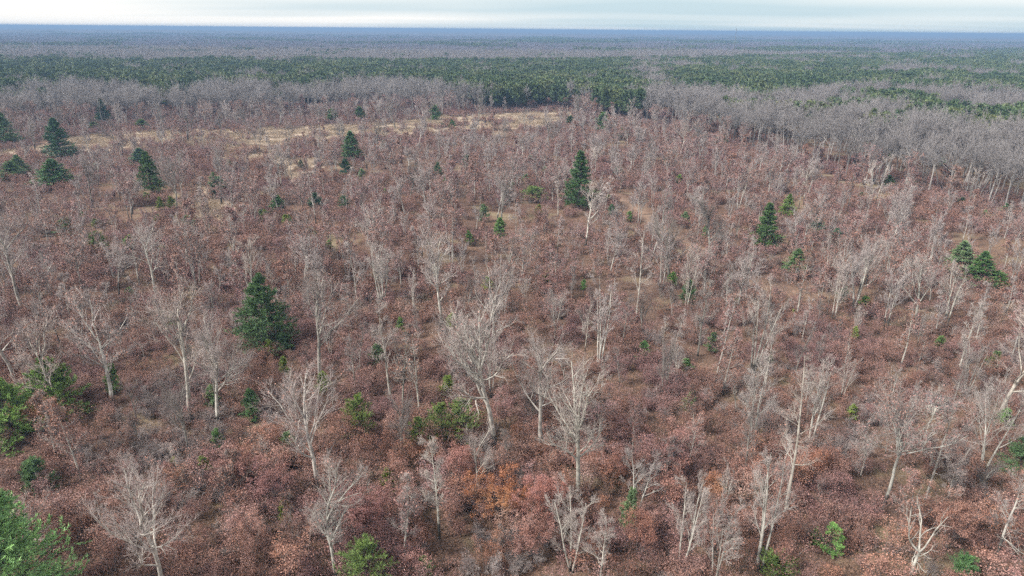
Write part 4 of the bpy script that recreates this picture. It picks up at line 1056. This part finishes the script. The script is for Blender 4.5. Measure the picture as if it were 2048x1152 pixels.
gxx, gyy = np.meshgrid(np.arange(-3300, 3400, 40), np.arange(560, 4200, 40)); x, y = (gxx + rg.uniform(-6, 6, gxx.shape)).ravel(), (gyy + rg.uniform(-6, 6, gxx.shape)).ravel()
u_, v_, _ = proj(np.stack([x, y, np.full(len(x), 13.0)], -1))
keep = (np.abs(x) < y * .79 + 30) & ~((y < 1225) & (y > 100) & (np.abs(x) < 1120)) ; keep |= (np.abs(x) < y * .79 + 30) & (y >= 1225); keep |= (np.abs(x) < y * .79 + 30) & (np.abs(x) >= 1120)
x, y, u_, v_ = x[keep], y[keep], u_[keep], v_[keep]
pr = value_noise(x, y, 260, 9) * .6 + value_noise(x, y, 90, 10) * .4
right = np.clip((u_ - 1000) / 900, 0, 1) * np.clip((2600 - y) / 1200, 0, 1)
thr = .72 - .18 * right
band = (np.abs(y - 2900 - .15 * x) < 160) & (u_ > 1000); thr = np.where(band, .52, thr)
idx = np.where(pr > thr, 3, np.where(rg.random(len(x)) < .10 + .3 * right, 2, rg.integers(0, 2, len(x))))
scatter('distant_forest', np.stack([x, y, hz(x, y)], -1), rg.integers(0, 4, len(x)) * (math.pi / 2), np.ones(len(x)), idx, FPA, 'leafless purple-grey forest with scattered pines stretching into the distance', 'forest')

M_CANOPY, t, b = mat('far_canopy')
c = ramp(t, noise(t, .004, 6), [(.38, (.11, .098, .105)), (.55, (.145, .13, .137)), (.62, (.075, .09, .075)), (.72, (.06, .08, .06))])
c = mul(t, c, ramp(t, noise(t, .09, 2), [(.3, (.6, .6, .6)), (.7, (1.3, 1.3, 1.3))]))
t.links.new(c, b.inputs['Base Color']); b.inputs['Roughness'].default_value = .95; b.inputs['Specular IOR Level'].default_value = 0
an = np.radians(np.linspace(-41, 41, 760)); rr2 = 4150 * 1.028 ** np.arange(66)
A_, R_ = np.meshgrid(an, rr2); cx_, cy_ = R_ * np.sin(A_), R_ * np.cos(A_)
cz_ = hz(cx_, cy_) + 9 + 5 * rg.random(cx_.shape) + 5 * value_noise(cx_, cy_, 300, 31) + 9 * np.clip(value_noise(cx_, cy_, 900, 32) - .72, 0, 1) * 3
cz_[0] = hz(cx_[0], cy_[0])
nA, nR = len(an), len(rr2); ii = (np.arange(nR - 1)[:, None] * nA + np.arange(nA - 1)[None, :]).ravel()
mb = MB(); mb.add(np.stack([cx_, cy_, cz_], -1).reshape(-1, 3), np.stack([ii, ii + 1, ii + nA + 1, ii + nA], -1))
tag(mobj('horizon_forest', mb.mesh('horizon_forest', [M_CANOPY])), 'blue far-off forest canopy running to the horizon', 'forest', kind='stuff')

# ------------------------------------------------------------------ built things
def boxm(x0, x1, y0, y1, z0, z1):
    v = [(x0, y0, z0), (x1, y0, z0), (x1, y1, z0), (x0, y1, z0), (x0, y0, z1), (x1, y0, z1), (x1, y1, z1), (x0, y1, z1)]
    return np.array(v, float), np.array([(0, 3, 2, 1), (4, 5, 6, 7), (0, 1, 5, 4), (1, 2, 6, 5), (2, 3, 7, 6), (3, 0, 4, 7)])
def plain(name, c0, c1, scale=4, rough=.8):
    mt, t, b = mat(name); t.links.new(ramp(t, noise(t, scale, 4), [(.35, c0), (.65, c1)]), b.inputs['Base Color']); b.inputs['Roughness'].default_value = rough; return mt
M_BOARD = plain('weathered_white_boards', (.38, .35, .31), (.74, .71, .66)); M_ROOF = plain('tar_paper', (.07, .065, .075), (.17, .155, .165), 1.5); M_WHITE = plain('white_paint', (.7, .7, .69), (.82, .82, .81), 2, .5); M_DARKIN = plain('dark_boards', (.03, .025, .022), (.06, .05, .045)); M_MAST = plain('galvanised_steel', (.13, .135, .145), (.2, .205, .215))
p = ground_at(1870, 818)
hut = put(bpy.data.objects.new('ruined_hut', None)); hut.location = p; hut.rotation_euler = (0, 0, math.radians(-24))
tag(hut, 'small collapsed hut with dark roof and pale broken boards', 'hut')
def part(name, v, f, mt, parent, loc=(0, 0, 0), rot=(0, 0, 0)):
    b_ = MB(); b_.add(v, f); o = mobj(name, b_.mesh(name, [mt]), parent); o.location = loc; o.rotation_euler = rot; return o
part('back_wall', *boxm(-1.3, 1.3, 1.0, 1.08, 0, 1.5), M_DARKIN, hut)
part('side_wall', *boxm(1.22, 1.3, -.9, .99, 0, 1.25), M_DARKIN, hut)
rk = random.Random(3)
for k in range(8):
    w = -1.25 + k * .19
    part('board', *boxm(0, .16, -.02, .02, 0, rk.uniform(.75, 1.35)), M_BOARD, hut, (w, -.95 + rk.uniform(-.05, .05), 0), (rk.uniform(-.25, .1), rk.uniform(-.12, .12), 0))
part('board', *boxm(0, 1.5, -.02, .02, -.11, .11), M_BOARD, hut, (-1.3, -1.25, .45), (.9, .22, -.35))
part('board', *boxm(0, 1.3, -.02, .02, -.10, .10), M_BOARD, hut, (-1.25, -1.45, .25), (.9, .15, -.40))
rf = part('roof', *boxm(-1.5, 1.55, -1.15, 1.25, -.05, .05), M_ROOF, hut, (.1, .05, 1.42), (math.radians(14), math.radians(6), 0))
r = np.random.default_rng(5); b_ = MB(); k = np.stack([r.uniform(-1.4, 1.4, 160), r.uniform(-1.1, 1.2, 160), np.full(160, .07)], -1); b_.leaves(k, .16, r, 0, upb=3); mobj('leaves', b_.mesh('leaves', [M_LITTER]), rf)
p = ground_at(1164, 226)
wh = put(bpy.data.objects.new('white_hut', None)); wh.location = p; wh.rotation_euler = (0, 0, .3); tag(wh, 'tiny white hut glimpsed behind a bare tree at the far end of the tan field', 'hut')
part('wall', *boxm(-1.1, 1.1, -.8, .8, 0, 1.9), M_WHITE, wh, (0, 0, .9))
for sx in (-1, 1):
    for sy in (-1, 1): part('leg', *boxm(-.06, .06, -.06, .06, 0, .9), M_DARKIN, wh, (sx * .95, sy * .65, 0))
part('window', *boxm(-.55, .55, -.02, .02, 0, .35), M_DARKIN, wh, (0, -.81, 2.1))
part('roof', *boxm(-1.3, 1.3, -1.0, 1.0, 0, .08), M_WHITE, wh, (0, 0, 2.83), (.09, 0, 0))
# radio mast on the horizon
pm = pix(1472, 66, 12.0); sc_m = 620 / pm[1] if pm[1] > 0 else 1
pm = np.array([pm[0] * sc_m, 620.0, 0.0]); pm[2] = float(hz(pm[0], pm[1])); Hm = 50.5
b_ = MB(); legs = [(math.cos(a_) * .25, math.sin(a_) * .25) for a_ in (0.5, 2.6, 4.7)]
b_.tubes(np.array([[[lx_, ly_, 0], [lx_, ly_, Hm]] for lx_, ly_ in legs]), np.full((3, 2), .04), 4)
br = []
for z_ in np.arange(0, Hm - 1.2, 1.2):
    for q in range(3):
        a_, c_ = legs[q], legs[(q + 1) % 3]; br.append([[a_[0], a_[1], z_], [c_[0], c_[1], z_ + 1.2]])
b_.tubes(np.array(br), np.full((len(br), 2), .02), 3)
mst = mobj('radio_mast', b_.mesh('radio_mast', [M_MAST])); mst.location = pm; tag(mst, 'thin lattice radio mast rising above the far horizon', 'mast')
# fallen logs
for lx_, ly_, lenm, rz_, lab in ((110, 474, 6.0, .1, 'dark fallen log left of the small round pine in the left of the clearing'), (182, 474, 4.5, -.05, 'dark fallen log above the dark yellow-green pine on the left'), (352, 764, 2.2, .4, 'short dark log on the leaf litter behind the broad leaning oak'), (1345, 620, 2.4, .2, 'short black log lying on open ground near the trail')):
    p = ground_at(lx_, ly_); r = np.random.default_rng(lx_); b_ = MB()
    pts_ = grow(np.array([[-lenm / 2, 0, .16]]), np.array([[1., 0, 0]]), [lenm], 6, .04, 0, r); b_.tubes(pts_, taper([.2], 7, .55), 7)
    b_.tubes(grow(pts_[:, 3], np.array([[.6, .6, .5]]), [lenm * .25], 3, .1, 0, r), taper([.06], 4, .4), 5)
    o = mobj('fallen_log', b_.mesh('fallen_log', [M_BARKD], True)); o.location = p; o.rotation_euler = (0, 0, rz_); tag(o, lab, 'log', 'fallen logs')

# ------------------------------------------------------------------ labels
ORD = ['nearest', 'second', 'third', 'fourth', 'fifth', 'sixth', 'seventh', 'eighth', 'ninth', 'tenth', 'eleventh', 'twelfth', 'thirteenth', 'fourteenth', 'fifteenth', 'sixteenth', 'seventeenth', 'eighteenth', 'nineteenth', 'twentieth', 'twenty-first', 'twenty-second', 'twenty-third', 'twenty-fourth', 'twenty-fifth', 'twenty-sixth', 'twenty-seventh', 'twenty-eighth', 'twenty-ninth', 'thirtieth']
MARKS = [(18, 1000, 'the largest pine'), (1000, 1000, 'the orange-leaved oak'), (520, 640, 'the cone-shaped pine'), (1160, 360, 'the tallest dark pine'), (1525, 450, 'the dark upright pine'), (1870, 800, 'the ruined hut'),
         (330, 1060, 'the widest bare oak'), (1518, 1010, 'the triple-trunked tree'), (1815, 1080, 'the dead bleached tree'), (1255, 1020, 'the grey-green juniper'), (1286, 705, 'the lone round pine'), (730, 1130, 'the bottom-edge pine'),
         (700, 290, 'the field-edge pine'), (1765, 920, 'the umbrella-shaped oak'), (303, 345, 'the layered dark pine'), (122, 275, 'the tall bluish pine'), (938, 478, 'the small mid-clearing pine'), (1632, 452, 'the blue-green young pine'),
         (1955, 540, 'the dark bushy pine'), (110, 780, 'the bright pine bush'), (884, 600, 'the white black-footed tree'), (1190, 640, 'the narrow brush-like tree'), (1747, 365, 'the white wood-edge tree'), (1660, 1078, 'the pale green twin pines')]
groups = {}
for th in THINGS:
    o = th['o']; u, v, zc_ = proj(th['p'] + np.array([0, 0, th['H'] * .5])); th['u'], th['v'] = u, v
    k = th['kind']
    if th['desc']:
        o['label'] = th['desc']; o['category'] = {'bare tree': 'tree', 'pine': 'pine', 'juniper': 'juniper', 'leafy sapling': 'sapling'}[k]
    elif k == 'wood pine':
        zone = 'block beside the far end of the tan field' if u < 1300 else 'strip nearest the right edge of the picture' if v > 212 and u > 1780 else 'small clump within the grey wood on the right' if v > 212 else 'narrow strip behind the right-hand wood'; th['zone'] = zone
        o['label'] = 'dark green pine in the plantation ' + zone
        o['category'] = 'pine'
    else:
        dd = [math.hypot(u - a_, (v - b2) * 1.6) for a_, b2, _ in MARKS]; j = int(np.argmin(dd)); du, dv = u - MARKS[j][0], v - MARKS[j][1]
        rel = ('right of' if du > 0 else 'left of') if abs(du) > abs(dv) * 1.3 else ('below' if dv > 0 else 'above')
        if k == 'wood tree':
            look, cat = ('pale' if th['tone'] > 1.0 else 'grey') + ' leafless tree at the wood edge', 'tree'
        elif k == 'bare tree':
            look = ('leafy-topped ' if th['leafy'] > .25 else '') + ('dark-barked' if th['tone'] < .82 else 'pale' if th['tone'] > 1.08 else 'grey') + ' ' + {'oak': 'spreading', 'brush': 'many-stemmed', 'thin': 'slender', 'dead': 'dead'}[th['style']] + ' tree'
            if not th['leafy']: look = 'bare ' + look
            cat = 'tree'
        elif k == 'pine':
            tt = th['tint']; look = ('small ' if th['H'] < 5 else 'tall ') + ('yellow-green' if tt[0] > 1.35 and tt[2] < 1 else 'grey-green' if tt[2] > 1.5 else 'bluish' if tt[2] > tt[0] * 1.25 else 'green') + ' pine'; cat = 'pine'
        else:
            tt = th['tint']; look = ('pale pinkish' if tt[0] > 1.3 else 'dark russet' if tt[0] < .9 else 'rusty-leaved' if tt[2] < .9 else 'russet') + ' oak sapling'; cat = 'sapling'
        o['category'] = cat
        groups.setdefault((look, rel, MARKS[j][2]), []).append((dd[j], th))
    o['group'] = {'bare tree': 'bare trees standing in the clearing', 'pine': 'pines scattered over the clearing', 'juniper': 'pines scattered over the clearing', 'leafy sapling': 'oak saplings of the near clearing', 'wood tree': 'trees of the grey wood', 'wood pine': 'plantation pines'}[k]
    if k == 'wood tree': o['group'] += ' on the right' if u > 1150 else ' behind the field'
    if k == 'wood pine': o['group'] = 'pines of the plantation ' + th['zone']
for (look, rel, mk), lst in groups.items():
    lst.sort(key=lambda q: q[0])
    for q, (_, th) in enumerate(lst):
        if len(lst) == 1: th['o']['label'] = '%s standing %s %s' % (look, rel, mk)
        elif q == 0: th['o']['label'] = '%s closest to %s, %s it' % (look, mk, rel if rel in ('above', 'below') else rel)
        elif q < len(ORD): th['o']['label'] = '%s, %s one out %s %s' % (look, ORD[q], rel, mk)
        else: th['o']['label'] = '%s, number %d out %s %s' % (look, q + 1, rel, mk)

# ------------------------------------------------------------------ the air
hb = MB(); hb.add(*boxm(-26000, 26000, -3000, 27000, -9, 52.5)); M_HAZE = bpy.data.materials.new('haze'); M_HAZE.use_nodes = True
t = M_HAZE.node_tree; t.nodes.clear(); pv = N(t, 'ShaderNodeVolumePrincipled'); oo = N(t, 'ShaderNodeOutputMaterial'); t.links.new(pv.outputs[0], oo.inputs['Volume'])
pv.inputs['Color'].default_value = (.235, .38, .61, 1); pv.inputs['Density'].default_value = 3.2e-4; pv.inputs['Anisotropy'].default_value = 0.0
hzo = mobj('haze', hb.mesh('haze', [M_HAZE])); tag(hzo, 'thin blue haze filling the air over the forest', 'haze', kind='stuff')
print('THINGS', len(THINGS), 'fill', len(fill), 'tris', sum(sum(len(p_.vertices) - 2 for p_ in []) for _ in [0]), sum(len(m_.loops) - 2 * len(m_.polygons) for m_ in bpy.data.meshes))
